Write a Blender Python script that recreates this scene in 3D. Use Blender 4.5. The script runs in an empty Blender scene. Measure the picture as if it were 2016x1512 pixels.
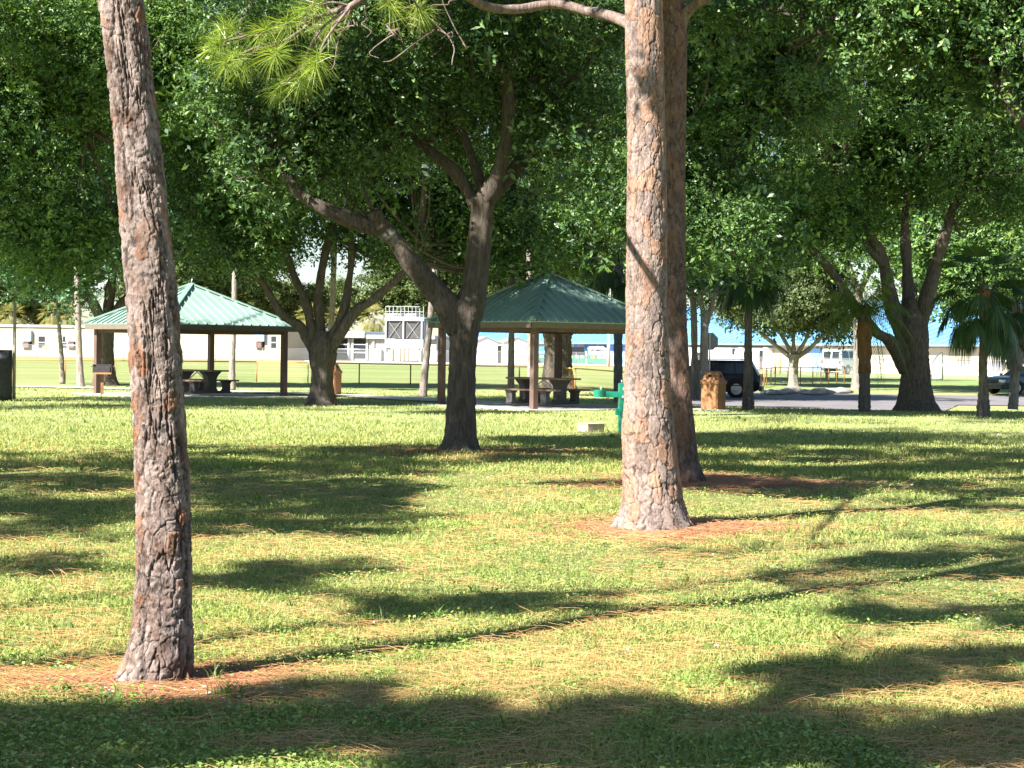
import bpy, math, random
import numpy as np
from mathutils import Vector, Matrix
R = math.radians
rnd = random.Random(7)
SC = bpy.context.scene
COL = SC.collection

# ------------------------------------------------------------------ camera
F = 3600.0
EYE = 1.6
PITCH, ROLL = math.atan(66.0/F), R(0.8)
fwd = Vector((0, math.cos(PITCH), -math.sin(PITCH)))
r0 = Vector((1, 0, 0)); u0 = Vector((0, math.sin(PITCH), math.cos(PITCH)))
rgt = r0*math.cos(ROLL) + u0*math.sin(ROLL)
upv = u0*math.cos(ROLL) - r0*math.sin(ROLL)
cd = bpy.data.cameras.new('camera'); cam = bpy.data.objects.new('camera', cd); COL.objects.link(cam)
m = Matrix.Identity(4)
for i in range(3):
    m[i][0] = rgt[i]; m[i][1] = upv[i]; m[i][2] = -fwd[i]
m[0][3], m[1][3], m[2][3] = 0, 0, EYE
cam.matrix_world = m
cd.sensor_width = 36; cd.lens = F/2016*36; cd.clip_start = .2; cd.clip_end = 5000
SC.camera = cam

def ray(u, v): return fwd + rgt*((u-1008)/F) - upv*((v-756)/F)
def at(u, v, D):
    d = ray(u, v); return Vector((0, 0, EYE)) + d*(D/d.y)
def gz(x, y):
    x = np.asarray(x, float); y = np.asarray(y, float)
    def ss(a, b, t):
        t = np.clip((t-a)/(b-a), 0, 1); return t*t*(3-2*t)
    dip = ss(3, 8, x)*ss(53.5, 60, y)*(1-ss(92, 125, y))
    und = .02*np.sin(x*.9+1.3*np.sin(y*.31))*np.cos(y*.7+x*.2) + .012*np.sin(x*2.3+y*1.7)
    near = 1-ss(40, 52, y)
    return -.35*dip + und*near
def g1(x, y): return float(gz(x, y))
def gp(u, v):
    d = ray(u, v)
    lo = 2.0
    for D in np.geomspace(3, 600, 900):
        p = Vector((0, 0, EYE)) + d*(D/d.y)
        if p.z <= g1(p.x, p.y): break
        lo = D
    hi = D
    for _ in range(20):
        mid = (lo+hi)/2; p = Vector((0, 0, EYE)) + d*(mid/d.y)
        if p.z <= g1(p.x, p.y): hi = mid
        else: lo = mid
    p = Vector((0, 0, EYE)) + d*(hi/d.y)
    return Vector((p.x, p.y, g1(p.x, p.y)))
def onground(u, D):
    p = at(u, 700, D); return Vector((p.x, p.y, g1(p.x, p.y)))

# ------------------------------------------------------------------ objects
def tag(o, label=None, cat=None, group=None, kind=None):
    if label: o['label'] = label
    if cat: o['category'] = cat
    if group: o['group'] = group
    if kind: o['kind'] = kind
    return o
def thing(name, loc, label, cat, rz=0, group=None):
    o = bpy.data.objects.new(name, None); COL.objects.link(o)
    o.location = loc; o.rotation_euler = (0, 0, rz); o.empty_display_size = .2
    return tag(o, label, cat, group)
def copy_tree(o, parent=None):
    c = o.copy(); COL.objects.link(c)
    if parent: c.parent = parent
    for ch in list(o.children): copy_tree(ch, c)
    return c
def npmesh(name, V, Fq, mat, parent=None, smooth=False, attrs=None):
    """V (n,3); Fq list of arrays of faces with equal vertex count"""
    me = bpy.data.meshes.new(name)
    V = np.ascontiguousarray(V, dtype=np.float32)
    if not isinstance(Fq, (list, tuple)): Fq = [Fq]
    Fq = [np.ascontiguousarray(f, dtype=np.int32) for f in Fq if len(f)]
    me.vertices.add(len(V)); me.vertices.foreach_set('co', V.ravel())
    loops = np.concatenate([f.ravel() for f in Fq])
    tot = np.concatenate([np.full(len(f), f.shape[1], np.int32) for f in Fq])
    st = np.concatenate([[0], np.cumsum(tot)[:-1]]).astype(np.int32)
    me.loops.add(len(loops)); me.loops.foreach_set('vertex_index', loops)
    me.polygons.add(len(tot)); me.polygons.foreach_set('loop_start', st)
    try: me.polygons.foreach_set('loop_total', tot)
    except Exception: pass
    if smooth: me.polygons.foreach_set('use_smooth', np.ones(len(tot), bool))
    for k, a in (attrs or {}).items():
        at_ = me.attributes.new(k, 'FLOAT', 'POINT'); at_.data.foreach_set('value', np.ascontiguousarray(a, dtype=np.float32))
    me.update(calc_edges=True)
    me.validate()
    me.materials.append(mat)
    o = bpy.data.objects.new(name, me); COL.objects.link(o)
    if parent: o.parent = parent
    return o

class MB:
    def __init__(s): s.v = []; s.f = []
    def add(s, V, Fs):
        b = len(s.v); s.v += [tuple(p) for p in V]; s.f += [tuple(i+b for i in f) for f in Fs]; return s
    def box(s, c, d, rz=0, rx=0, ry=0):
        M = Matrix.Rotation(rz, 3, 'Z') @ Matrix.Rotation(ry, 3, 'Y') @ Matrix.Rotation(rx, 3, 'X')
        V = [Vector(c) + M @ Vector((sx*d[0]/2, sy*d[1]/2, sz*d[2]/2)) for sz in (-1, 1) for sy in (-1, 1) for sx in (-1, 1)]
        return s.add(V, [(0, 2, 3, 1), (4, 5, 7, 6), (0, 1, 5, 4), (1, 3, 7, 5), (3, 2, 6, 7), (2, 0, 4, 6)])
    def bar(s, a, b, w, h=None):
        a = Vector(a); b = Vector(b); h = h or w; t = (b-a).normalized()
        n = t.cross(Vector((0, 0, 1)))
        if n.length < .01: n = Vector((1, 0, 0))
        n.normalize(); k = n.cross(t)
        V = [p + n*(sx*w/2) + k*(sy*h/2) for p in (a, b) for sy in (-1, 1) for sx in (-1, 1)]
        return s.add(V, [(0, 2, 3, 1), (4, 5, 7, 6), (0, 1, 5, 4), (1, 3, 7, 5), (3, 2, 6, 7), (2, 0, 4, 6)])
    def tube(s, pts, rad, n=8, cap=True, wob=0):
        pts = [Vector(p) for p in pts]
        if not hasattr(rad, '__len__'): rad = [rad]*len(pts)
        b = len(s.v); nrm = None
        for i, p in enumerate(pts):
            t = (pts[min(i+1, len(pts)-1)] - pts[max(i-1, 0)])
            t = t.normalized() if t.length > 1e-9 else Vector((0, 0, 1))
            if nrm is None:
                nrm = t.orthogonal().normalized()
            nrm = (nrm - t*nrm.dot(t)); nrm = nrm.normalized() if nrm.length > 1e-6 else t.orthogonal().normalized()
            bn = t.cross(nrm)
            for k in range(n):
                a = 2*math.pi*k/n; r = rad[i]*(1+(rnd.uniform(-wob, wob) if wob else 0))
                s.v.append(tuple(p + nrm*math.cos(a)*r + bn*math.sin(a)*r))
        for i in range(len(pts)-1):
            for k in range(n):
                k2 = (k+1) % n
                s.f.append((b+i*n+k, b+i*n+k2, b+(i+1)*n+k2, b+(i+1)*n+k))
        if cap:
            s.f.append(tuple(b+k for k in range(n))[::-1]); s.f.append(tuple(b+(len(pts)-1)*n+k for k in range(n)))
        return s
    def lathe(s, prof, n=16, c=(0, 0, 0)):
        b = len(s.v)
        for r, z in prof:
            for k in range(n):
                a = 2*math.pi*(k+.5)/n; s.v.append((c[0]+r*math.cos(a), c[1]+r*math.sin(a), c[2]+z))
        for i in range(len(prof)-1):
            for k in range(n):
                k2 = (k+1) % n; s.f.append((b+i*n+k, b+i*n+k2, b+(i+1)*n+k2, b+(i+1)*n+k))
        s.f.append(tuple(b+k for k in range(n))[::-1]); s.f.append(tuple(b+(len(prof)-1)*n+k for k in range(n)))
        return s
    def prism(s, poly, a, b, M=None):
        """poly of (p,q) in the local XZ plane extruded along Y from a to b"""
        n = len(poly); V = [Vector((p, a, q)) for p, q in poly] + [Vector((p, b, q)) for p, q in poly]
        if M: V = [M @ x for x in V]
        return s.add(V, [tuple(range(n)), tuple(range(2*n-1, n-1, -1))] + [(i, i+n, (i+1) % n+n, (i+1) % n) for i in range(n)])
    def slab(s, P, t):
        """polygon of 3-D points thickened by t along its normal (downwards)"""
        P = [Vector(p) for p in P]; nr = (P[1]-P[0]).cross(P[2]-P[0]).normalized()
        if nr.z < 0: P = P[::-1]; nr = -nr
        n = len(P); V = P + [p - nr*t for p in P]
        return s.add(V, [tuple(range(n)), tuple(range(2*n-1, n-1, -1))] + [(i, i+n, (i+1) % n+n, (i+1) % n) for i in range(n)])
    def build(s, name, mat, parent=None, smooth=False, bevel=0, off=None):
        me = bpy.data.meshes.new(name)
        V = s.v if off is None else [tuple(Vector(p)-off) for p in s.v]
        me.from_pydata(V, [], s.f); me.update(); me.materials.append(mat)
        import bmesh
        bm = bmesh.new(); bm.from_mesh(me); bmesh.ops.recalc_face_normals(bm, faces=bm.faces); bm.to_mesh(me); bm.free()
        if smooth: me.polygons.foreach_set('use_smooth', [True]*len(me.polygons))
        o = bpy.data.objects.new(name, me); COL.objects.link(o)
        if parent: o.parent = parent
        if bevel:
            md = o.modifiers.new('bevel', 'BEVEL'); md.width = bevel; md.segments = 2; md.limit_method = 'ANGLE'
        return o

def spline(P, k=6):
    P = [np.array(p, float) for p in P]; out = []
    Q = [2*P[0]-P[1]] + P + [2*P[-1]-P[-2]]
    for i in range(1, len(Q)-2):
        for j in range(k):
            t = j/k; a, b, c, d = Q[i-1], Q[i], Q[i+1], Q[i+2]
            out.append(.5*((2*b)+(-a+c)*t+(2*a-5*b+4*c-d)*t*t+(-a+3*b-3*c+d)*t**3))
    out.append(P[-1]); return np.array(out)

# ------------------------------------------------------------------ materials
def newmat(name):
    mt = bpy.data.materials.new(name); mt.use_nodes = True; nt = mt.node_tree
    b = nt.nodes['Principled BSDF']; return mt, nt, b
def ramp(nt, fac, stops, interp='LINEAR'):
    n = nt.nodes.new('ShaderNodeValToRGB'); n.color_ramp.interpolation = interp; e = n.color_ramp.elements
    while len(e) < len(stops): e.new(.5)
    for el, (p, c) in zip(e, stops):
        el.position = p; el.color = (*c, 1) if len(c) == 3 else c
    nt.links.new(fac, n.inputs[0]); return n.outputs[0]
def noise(nt, vec, scale, detail=4, rough=.55, dist=0):
    n = nt.nodes.new('ShaderNodeTexNoise'); n.inputs['Scale'].default_value = scale; n.inputs['Detail'].default_value = detail
    n.inputs['Roughness'].default_value = rough; n.inputs['Distortion'].default_value = dist
    nt.links.new(vec, n.inputs['Vector']); return n.outputs['Fac']
def mapping(nt, vec, sc=(1, 1, 1), loc=(0, 0, 0), rot=(0, 0, 0)):
    n = nt.nodes.new('ShaderNodeMapping'); n.inputs['Scale'].default_value = sc; n.inputs['Location'].default_value = loc
    n.inputs['Rotation'].default_value = rot; nt.links.new(vec, n.inputs['Vector']); return n.outputs[0]
def coords(nt, which='Object'):
    return nt.nodes.new('ShaderNodeTexCoord').outputs[which]
def mix(nt, fac, a, b, mode='MIX'):
    n = nt.nodes.new('ShaderNodeMix'); n.data_type = 'RGBA'; n.blend_type = mode
    for sock, val in ((n.inputs[0], fac), (n.inputs[6], a), (n.inputs[7], b)):
        if hasattr(val, 'is_output'): nt.links.new(val, sock)
        elif isinstance(val, (int, float)): sock.default_value = val
        else: sock.default_value = (*val, 1)
    return n.outputs[2]
def mathn(nt, op, a, b=None, clamp=False):
    n = nt.nodes.new('ShaderNodeMath'); n.operation = op; n.use_clamp = clamp
    for i, val in enumerate((a, b)):
        if val is None: continue
        if hasattr(val, 'is_output'): nt.links.new(val, n.inputs[i])
        else: n.inputs[i].default_value = val
    return n.outputs[0]
def bump(nt, b, height, strength=.4, dist=.02):
    n = nt.nodes.new('ShaderNodeBump'); n.inputs['Strength'].default_value = strength; n.inputs['Distance'].default_value = dist
    nt.links.new(height, n.inputs['Height']); nt.links.new(n.outputs[0], b.inputs['Normal'])
def plain(name, col, rough=.7, metal=0, var=.25, scale=6, bmp=0, spec=.4):
    """a surface of one colour with uneven weathering"""
    mt, nt, b = newmat(name); co = coords(nt)
    n1 = noise(nt, co, scale, 6, .65)
    dk = tuple(c*(1-var) for c in col); lt = tuple(min(1, c*(1+var*.6)) for c in col)
    nt.links.new(ramp(nt, n1, [(.3, dk), (.7, lt)]), b.inputs['Base Color'])
    b.inputs['Roughness'].default_value = rough; b.inputs['Metallic'].default_value = metal
    b.inputs['Specular IOR Level'].default_value = spec
    if bmp: bump(nt, b, noise(nt, co, scale*12, 5), bmp, .01)
    return mt
def leafmat(name, stops, trans=.3, rough=.42, spec=.5, pscale=.5, amount=.45):
    mt, nt, b = newmat(name); geo = nt.nodes.new('ShaderNodeNewGeometry')
    pn = noise(nt, geo.outputs['Position'], pscale, 3)
    f = mathn(nt, 'ADD', mathn(nt, 'MULTIPLY', geo.outputs['Random Per Island'], 1-amount), mathn(nt, 'MULTIPLY', pn, amount))
    c = ramp(nt, f, stops)
    nt.links.new(c, b.inputs['Base Color']); b.inputs['Roughness'].default_value = rough; b.inputs['Specular IOR Level'].default_value = spec
    tr = nt.nodes.new('ShaderNodeBsdfTranslucent')
    c2 = mix(nt, 1.0, c, (1.0, 1.0, .45), 'MULTIPLY'); nt.links.new(c2, tr.inputs['Color'])
    mx = nt.nodes.new('ShaderNodeMixShader'); mx.inputs[0].default_value = trans
    nt.links.new(b.outputs[0], mx.inputs[1]); nt.links.new(tr.outputs[0], mx.inputs[2])
    nt.links.new(mx.outputs[0], nt.nodes['Material Output'].inputs['Surface'])
    return mt
def oakbark(name, a, b_, lich=(.42, .40, .36), lo=.62):
    mt, nt, b = newmat(name); co = coords(nt)
    st = mapping(nt, co, (9, 9, 1.6))
    n1 = noise(nt, st, 2.2, 8, .7, .6); n2 = noise(nt, co, 1.7, 5, .6)
    base = ramp(nt, n1, [(.28, tuple(c*.35 for c in a)), (.48, a), (.7, b_)])
    c = mix(nt, ramp(nt, n2, [(lo, (0, 0, 0)), (lo+.1, (1, 1, 1))]), base, lich)
    nt.links.new(c, b.inputs['Base Color']); b.inputs['Roughness'].default_value = .92; b.inputs['Specular IOR Level'].default_value = .15
    bump(nt, b, n1, .9, .05); return mt
def meshmat(name, col, cover):
    """woven wire: partly see-through by its own fine pattern"""
    mt, nt, b = newmat(name); co = coords(nt)
    n1 = noise(nt, co, 60, 2)
    b.inputs['Base Color'].default_value = (*col, 1); b.inputs['Roughness'].default_value = .5
    al = ramp(nt, n1, [(.35, (max(0, cover-.08),)*3), (.65, (min(1, cover+.08),)*3)])
    nt.links.new(al, b.inputs['Alpha']); return mt
# ------------------------------------------------------------------ light
SUN_AZ, SUN_EL = R(42), R(40)
SDIR = Vector((math.cos(SUN_AZ)*math.cos(SUN_EL), math.sin(SUN_AZ)*math.cos(SUN_EL), -math.sin(SUN_EL)))   # where the light travels
sl = bpy.data.lights.new('sun', 'SUN'); sl.energy = 5.0; sl.angle = R(.5); sl.color = (1, .965, .91)
so = bpy.data.objects.new('sun', sl); COL.objects.link(so); so.rotation_euler = SDIR.to_track_quat('-Z', 'Y').to_euler()
so.location = (0, 0, 60)
wd = bpy.data.worlds.new('World'); SC.world = wd; wd.use_nodes = True
wn = wd.node_tree; sky = wn.nodes.new('ShaderNodeTexSky'); sky.sky_type = 'NISHITA'; sky.sun_disc = False
sky.sun_elevation = SUN_EL; sky.sun_rotation = math.atan2(-SDIR.x, -SDIR.y) % (2*math.pi)
sky.air_density = 1.0; sky.dust_density = .2; sky.ozone_density = 3.0
wn.links.new(sky.outputs[0], wn.nodes['Background'].inputs[0]); wn.nodes['Background'].inputs[1].default_value = .05
SC.view_settings.view_transform = 'Standard'; SC.view_settings.look = 'None'; SC.view_settings.exposure = 1.72; SC.view_settings.gamma = 1
SC.view_settings.use_curve_mapping = False
SC.cycles.max_bounces = 7; SC.cycles.diffuse_bounces = 3; SC.cycles.glossy_bounces = 2; SC.cycles.transparent_max_bounces = 10
SC.cycles.transmission_bounces = 4
SC.cycles.use_denoising = True

# ------------------------------------------------------------------ ground
P1 = gp(305, 1346); P2 = gp(1290, 1042); P3 = gp(1355, 952); OA = gp(905, 890)
BEDS = [(P1.x+.05, P1.y-.02, .42), (P2.x+.15, P2.y, .72), (P3.x+.3, P3.y, 1.1), (OA.x+.2, OA.y-.2, 1.2)]
def bedmask(x, y):
    b = np.zeros_like(x)
    for bx, by, r in BEDS:
        d = np.hypot((x-bx)/1.25, y-by)/r
        b = np.maximum(b, np.clip(1.35-d, 0, 1))
    return b
NZ = np.random.default_rng(11)
_ph = NZ.uniform(0, 6.28, (10, 2)); _fr = NZ.uniform(.25, 1.6, 10); _an = NZ.uniform(0, 3.14, 10)
def patch(x, y, k=1.0):
    """smooth patchiness in -1..1"""
    s = 0
    for i in range(10):
        f = _fr[i]*k; s = s + np.sin(f*(x*np.cos(_an[i])+y*np.sin(_an[i])*.8)+_ph[i, 0]+1.2*np.sin(f*.6*(y-x)+_ph[i, 1]))
    return s/3.2
xs = np.concatenate([-np.geomspace(14.4, 900, 26)[::-1], np.arange(-14, 14.01, .25), np.geomspace(14.4, 900, 26)])
ys = np.concatenate([-np.geomspace(1, 300, 16)[::-1], np.arange(0, 60, .3), np.arange(60, 130, 1.5), np.geomspace(131, 1800, 30)])
GX, GY = np.meshgrid(xs, ys); V = np.stack([GX.ravel(), GY.ravel(), gz(GX, GY).ravel()], 1)
nx = len(xs); I, J = np.meshgrid(np.arange(nx-1), np.arange(len(ys)-1)); q = (J*nx+I).ravel()
mt, nt, b = newmat('lawn'); co = coords(nt)
n_big = noise(nt, co, .22, 4); n_mid = noise(nt, co, 1.6, 5, .65); n_fin = noise(nt, mapping(nt, co, (1, 1, 1)), 26, 5, .75)
n_tiny = noise(nt, co, 110, 3, .7)
g_a = ramp(nt, mathn(nt, 'ADD', mathn(nt, 'MULTIPLY', n_fin, .7), mathn(nt, 'MULTIPLY', n_tiny, .3)),
           [(.34, (.04, .05, .018)), (.46, (.17, .19, .06)), (.58, (.33, .34, .13)), (.74, (.50, .43, .22))])
g_b = ramp(nt, n_fin, [(.34, (.06, .045, .02)), (.48, (.20, .16, .06)), (.64, (.38, .31, .13))])
c = mix(nt, ramp(nt, n_mid, [(.57, (0, 0, 0)), (.80, (.7, .7, .7))]), g_a, g_b)
pos = nt.nodes.new('ShaderNodeSeparateXYZ'); nt.links.new(co, pos.inputs[0])
far = nt.nodes.new('ShaderNodeMapRange'); far.inputs[1].default_value = 28; far.inputs[2].default_value = 48; nt.links.new(pos.outputs[1], far.inputs[0])
g_far = ramp(nt, mathn(nt, 'ADD', mathn(nt, 'MULTIPLY', n_big, .5), mathn(nt, 'MULTIPLY', n_fin, .5)),
             [(.35, (.23, .29, .11)), (.5, (.33, .38, .155)), (.66, (.45, .45, .22))])
c = mix(nt, far.outputs[0], c, g_far)
fld = nt.nodes.new('ShaderNodeMapRange'); fld.inputs[1].default_value = 66; fld.inputs[2].default_value = 84; nt.links.new(pos.outputs[1], fld.inputs[0])
g_fld = ramp(nt, noise(nt, mapping(nt, co, (.05, .12, 1)), 1.0, 5), [(.35, (.20, .27, .09)), (.55, (.29, .32, .13)), (.72, (.36, .34, .16))])
c = mix(nt, fld.outputs[0], c, g_fld)
bank = nt.nodes.new('ShaderNodeMapRange'); bank.inputs[1].default_value = 172; bank.inputs[2].default_value = 196; nt.links.new(pos.outputs[1], bank.inputs[0])
c = mix(nt, mathn(nt, 'MULTIPLY', bank.outputs[0], .75), c, (.34, .24, .12))
at_ = nt.nodes.new('ShaderNodeAttribute'); at_.attribute_name = 'bed'
bedf = mathn(nt, 'ADD', at_.outputs['Fac'], mathn(nt, 'MULTIPLY', mathn(nt, 'SUBTRACT', n_mid, .5), .9))
litter = ramp(nt, noise(nt, mapping(nt, co, (6, 40, 1)), 1.5, 5, .7), [(.3, (.09, .035, .02)), (.5, (.24, .10, .05)), (.7, (.40, .21, .12))])
c = mix(nt, ramp(nt, bedf, [(.42, (0, 0, 0)), (.62, (1, 1, 1))]), c, litter)
nt.links.new(c, b.inputs['Base Color']); b.inputs['Roughness'].default_value = .95; b.inputs['Specular IOR Level'].default_value = .1
bump(nt, b, n_fin, .8, .04)
lawn = npmesh('lawn', V, [np.stack([q, q+1, q+nx+1, q+nx], 1)], mt, smooth=True, attrs={'bed': bedmask(V[:, 0], V[:, 1])})
tag(lawn, 'wide park lawn of mixed green and straw coloured grass', 'lawn', kind='structure')

def sample_lawn(n, d0, d1, rg, half=.33):
    d = 1/rg.uniform(1/d1, 1/d0, n); x = rg.uniform(-1, 1, n)*(half*d+1.9); return x, d
def outside_paving(x, y):
    k = np.ones(len(x), bool)
    for (cx, cy, s, rz) in PADS:
        dx, dy = x-cx, y-cy; a = dx*math.cos(rz)+dy*math.sin(rz); bb = -dx*math.sin(rz)+dy*math.cos(rz)
        k &= ~((abs(a) < s) & (abs(bb) < s))
    pi = np.interp(x, PATHX, PATHY); k &= ~((abs(y-pi) < .95) & (x < PATHX[-1]))
    k &= ~((y > 61.3) & (x > 6.0) & (y < 92) & (x < np.where(y < 74, 14.4+(y-61.6)*.3, 60)))
    return k
PHI_R, PHI_L = R(-7.5), R(-3)
CR = at(1077, 700, 52.0); CL = at(375, 700, 58.7)
PADS = [(CR.x, CR.y, 2.75, R(45)+PHI_R), (CL.x, CL.y, 2.75, R(45)+PHI_L)]
_pp = [gp(-300, 757), gp(0, 761), gp(150, 764), gp(600, 776), gp(830, 788), gp(900, 791), gp(985, 795)]
PATHX = np.array([p.x for p in _pp]); PATHY = np.array([p.y for p in _pp])

def blades(n, d0, d1, hmin, hmax, wk, seed, keep):
    rg = np.random.default_rng(seed); x, y = sample_lawn(n, d0, d1, rg)
    k = keep(x, y, rg) & outside_paving(x, y); x, y = x[k], y[k]; n = len(x)
    z = gz(x, y)-.004
    lod = np.maximum(1, y/11.0)
    h = rg.uniform(hmin, hmax, n)*(1+.35*patch(x, y, 1.5)).clip(.45, 1.7); w = wk*lod*rg.uniform(.7, 1.4, n)
    az = rg.uniform(0, 6.283, n); ln = rg.uniform(.15, 1.0, n)*h
    la = rg.uniform(0, 6.283, n)
    B = np.stack([x, y, z], 1); s = np.stack([np.cos(az), np.sin(az), np.zeros(n)], 1)*w[:, None]/2
    L = np.stack([np.cos(la)*ln, np.sin(la)*ln, h], 1)
    M_ = B + L*np.array([.38, .38, .62])
    V = np.stack([B-s, B+s, M_+s*.8, B+L, M_-s*.8], 1).reshape(-1, 3)
    i = np.arange(n)*5
    return V, np.stack([i, i+1, i+2, i+3, i+4], 1)
def keep_grass(x, y, rg):
    return rg.uniform(0, 1, len(x)) > np.clip(bedmask(x, y)*1.6-.1, 0, .97) + .35*np.clip(patch(x+30, y, .9), 0, 1)*(y < 26) + .35*np.clip(-patch(x+3, y*1.4, 8), 0, 1)*(y < 24)
Va, Fa = blades(560000, 6.2, 34, .014, .042, .0040, 1, keep_grass)
Vb, Fb = blades(110000, 24, 70, .03, .07, .0045, 2, lambda x, y, rg: np.ones(len(x), bool))
grassM = leafmat('grass_blade', [(.10, (.10, .16, .04)), (.34, (.27, .35, .085)), (.54, (.44, .48, .15)), (.72, (.57, .55, .22)), (.9, (.65, .57, .30))], .3, .6, .25, 1.1, .55)
g = npmesh('grass', np.concatenate([Va, Vb]), [np.concatenate([Fa, Fb+len(Va)])], grassM)
tag(g, 'short patchy grass growing over the park lawn', 'grass', kind='stuff')

# tall tufts that stand above the turf
rg = np.random.default_rng(5); nt_ = 300; tx, ty = sample_lawn(nt_, 7.5, 45, rg)
VV = []
for i in range(nt_):
    k = rg.integers(6, 16); h = rg.uniform(.05, .12); a = rg.uniform(0, 6.28, k); l = rg.uniform(.02, .09, k)
    bx = tx[i]+rg.normal(0, .025, k); by = ty[i]+rg.normal(0, .025, k); bz = gz(bx, by)
    w = .004*max(1, ty[i]/14); hh = h*rg.uniform(.5, 1, k)
    s = np.stack([np.full(k, w), np.zeros(k), np.zeros(k)], 1); B = np.stack([bx, by, bz], 1); L = np.stack([np.cos(a)*l, np.sin(a)*l, hh], 1)
    VV.append(np.stack([B-s, B+s, B+L*np.array([.3, .3, .6])+s*.7, B+L, B+L*np.array([.3, .3, .6])-s*.7], 1).reshape(-1, 3))
VV = np.concatenate(VV); i = np.arange(len(VV)//5)*5
tuftM = leafmat('tuft_blade', [(.2, (.10, .19, .04)), (.6, (.22, .33, .08)), (.9, (.36, .40, .14))], .35, .5, .3)
tag(npmesh('grass_tufts', VV, [np.stack([i, i+1, i+2, i+3, i+4], 1)], tuftM), 'taller bright green tufts scattered through the lawn', 'grass', kind='stuff')

# low broad-leaved weeds in patches
rg = np.random.default_rng(8); x, y = sample_lawn(180000, 6.2, 30, rg)
k = (patch(x, y, 2.2)+1.1*patch(x+3, y*1.4, 8)+rg.normal(0, .3, len(x)) > .1) & (rg.uniform(0, 1, len(x)) > bedmask(x, y)*1.3); x, y = x[k], y[k]; n = len(x)
sz = rg.uniform(.010, .026, n)*np.maximum(1, y/13); az = rg.uniform(0, 6.283, n); tl = rg.uniform(-.1, .6, n); z = gz(x, y)+rg.uniform(.012, .05, n)
d = np.stack([np.cos(az)*np.cos(tl), np.sin(az)*np.cos(tl), np.sin(tl)], 1); s = np.stack([-np.sin(az), np.cos(az), rg.normal(0, .25, n)], 1)
B = np.stack([x, y, z], 1); sz = sz[:, None]
V = np.stack([B, B+d*sz*.55+s*sz*.42, B+d*sz*1.15, B+d*sz*.55-s*sz*.42], 1).reshape(-1, 3); i = np.arange(n)*4
weedM = leafmat('weed_leaf', [(.15, (.11, .20, .045)), (.45, (.24, .36, .075)), (.7, (.37, .48, .12)), (.9, (.50, .56, .19))], .3, .5, .35, 1.5, .4)
tag(npmesh('weeds', V, [np.stack([i, i+1, i+2, i+3], 1)], weedM), 'low broad leaved weeds in patches through the lawn', 'weeds', kind='stuff')

# fallen pine needles
def needles(n, d0, d1, seed, keep):
    rg = np.random.default_rng(seed); x, y = sample_lawn(n, d0, d1, rg); k = keep(x, y, rg); x, y = x[k], y[k]; n = len(x)
    ln = rg.uniform(.09, .22, n); a = rg.normal(0, .75, n); w = .0017*np.maximum(1, y/9.5)*rg.uniform(.7, 1.3, n)
    z = gz(x, y)+rg.uniform(.012, .05, n)
    d = np.stack([np.cos(a)*ln/2, np.sin(a)*ln/2, rg.normal(0, .012, n)], 1); s = np.stack([-np.sin(a), np.cos(a), np.full(n, .5)], 1)*w[:, None]/2
    B = np.stack([x, y, z], 1); mid = B+np.stack([np.zeros(n), rg.normal(0, .012, n), rg.uniform(0, .012, n)], 1)
    V = np.stack([B-d-s, mid-s, B+d-s, B+d+s, mid+s, B-d+s], 1).reshape(-1, 3); i = np.arange(n)*6
    return V, np.concatenate([np.stack([i, i+1, i+4, i+5], 1), np.stack([i+1, i+2, i+3, i+4], 1)])
Va, Fa = needles(60000, 6.2, 30, 21, lambda x, y, r: (-patch(x, y, 2.2)-.9*patch(x+3, y*1.4, 8)+r.normal(0, .45, len(x)) > -.15))
# dense beds round the pines
rg = np.random.default_rng(23); bx = []; by = []
for (cx, cy, r), n in zip(BEDS, (4800, 6000, 5500, 3500)):
    t = rg.uniform(0, 6.28, n); rr = r*(.12+np.abs(rg.normal(0, .62, n)))*(1+.25*np.sin(3*t+cx)+.15*np.sin(7*t)); bx.append(cx+1.25*rr*np.cos(t)); by.append(cy+rr*np.sin(t))
bx = np.concatenate(bx); by = np.concatenate(by)
class _F: pass
def fixed(x, y):
    n = len(x); ln = rg.uniform(.1, .22, n); a = rg.uniform(0, 3.14, n)*.6-.5; w = .0024*np.maximum(1, y/8.5)
    z = gz(x, y)+rg.uniform(.004, .03, n); d = np.stack([np.cos(a)*ln/2, np.sin(a)*ln/2, rg.normal(0, .01, n)], 1); s = np.stack([-np.sin(a), np.cos(a), np.full(n, .5)], 1)*w[:, None]/2
    B = np.stack([x, y, z], 1); V = np.stack([B-d-s, B+d-s, B+d+s, B-d+s], 1).reshape(-1, 3); i = np.arange(n)*4
    return V, np.stack([i, i+1, i+2, i+3], 1)
Vc, Fc = fixed(bx, by)
needM = leafmat('dry_needle', [(.12, (.20, .085, .03)), (.4, (.42, .22, .08)), (.68, (.58, .37, .15)), (.93, (.70, .55, .28))], .1, .55, .4)
tag(npmesh('pine_needles', Va, [Fa], needM), 'dry straw coloured pine needles strewn thinly over the lawn', 'pine needles', kind='stuff')
redM = leafmat('red_needle', [(.12, (.17, .06, .03)), (.45, (.34, .15, .075)), (.8, (.50, .27, .14)), (.97, (.62, .42, .25))], .08, .6, .35)
tag(npmesh('needle_beds', Vc, [Fc], redM), 'reddish beds of fallen needles round the foot of the trunks', 'pine needles', kind='stuff')

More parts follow.
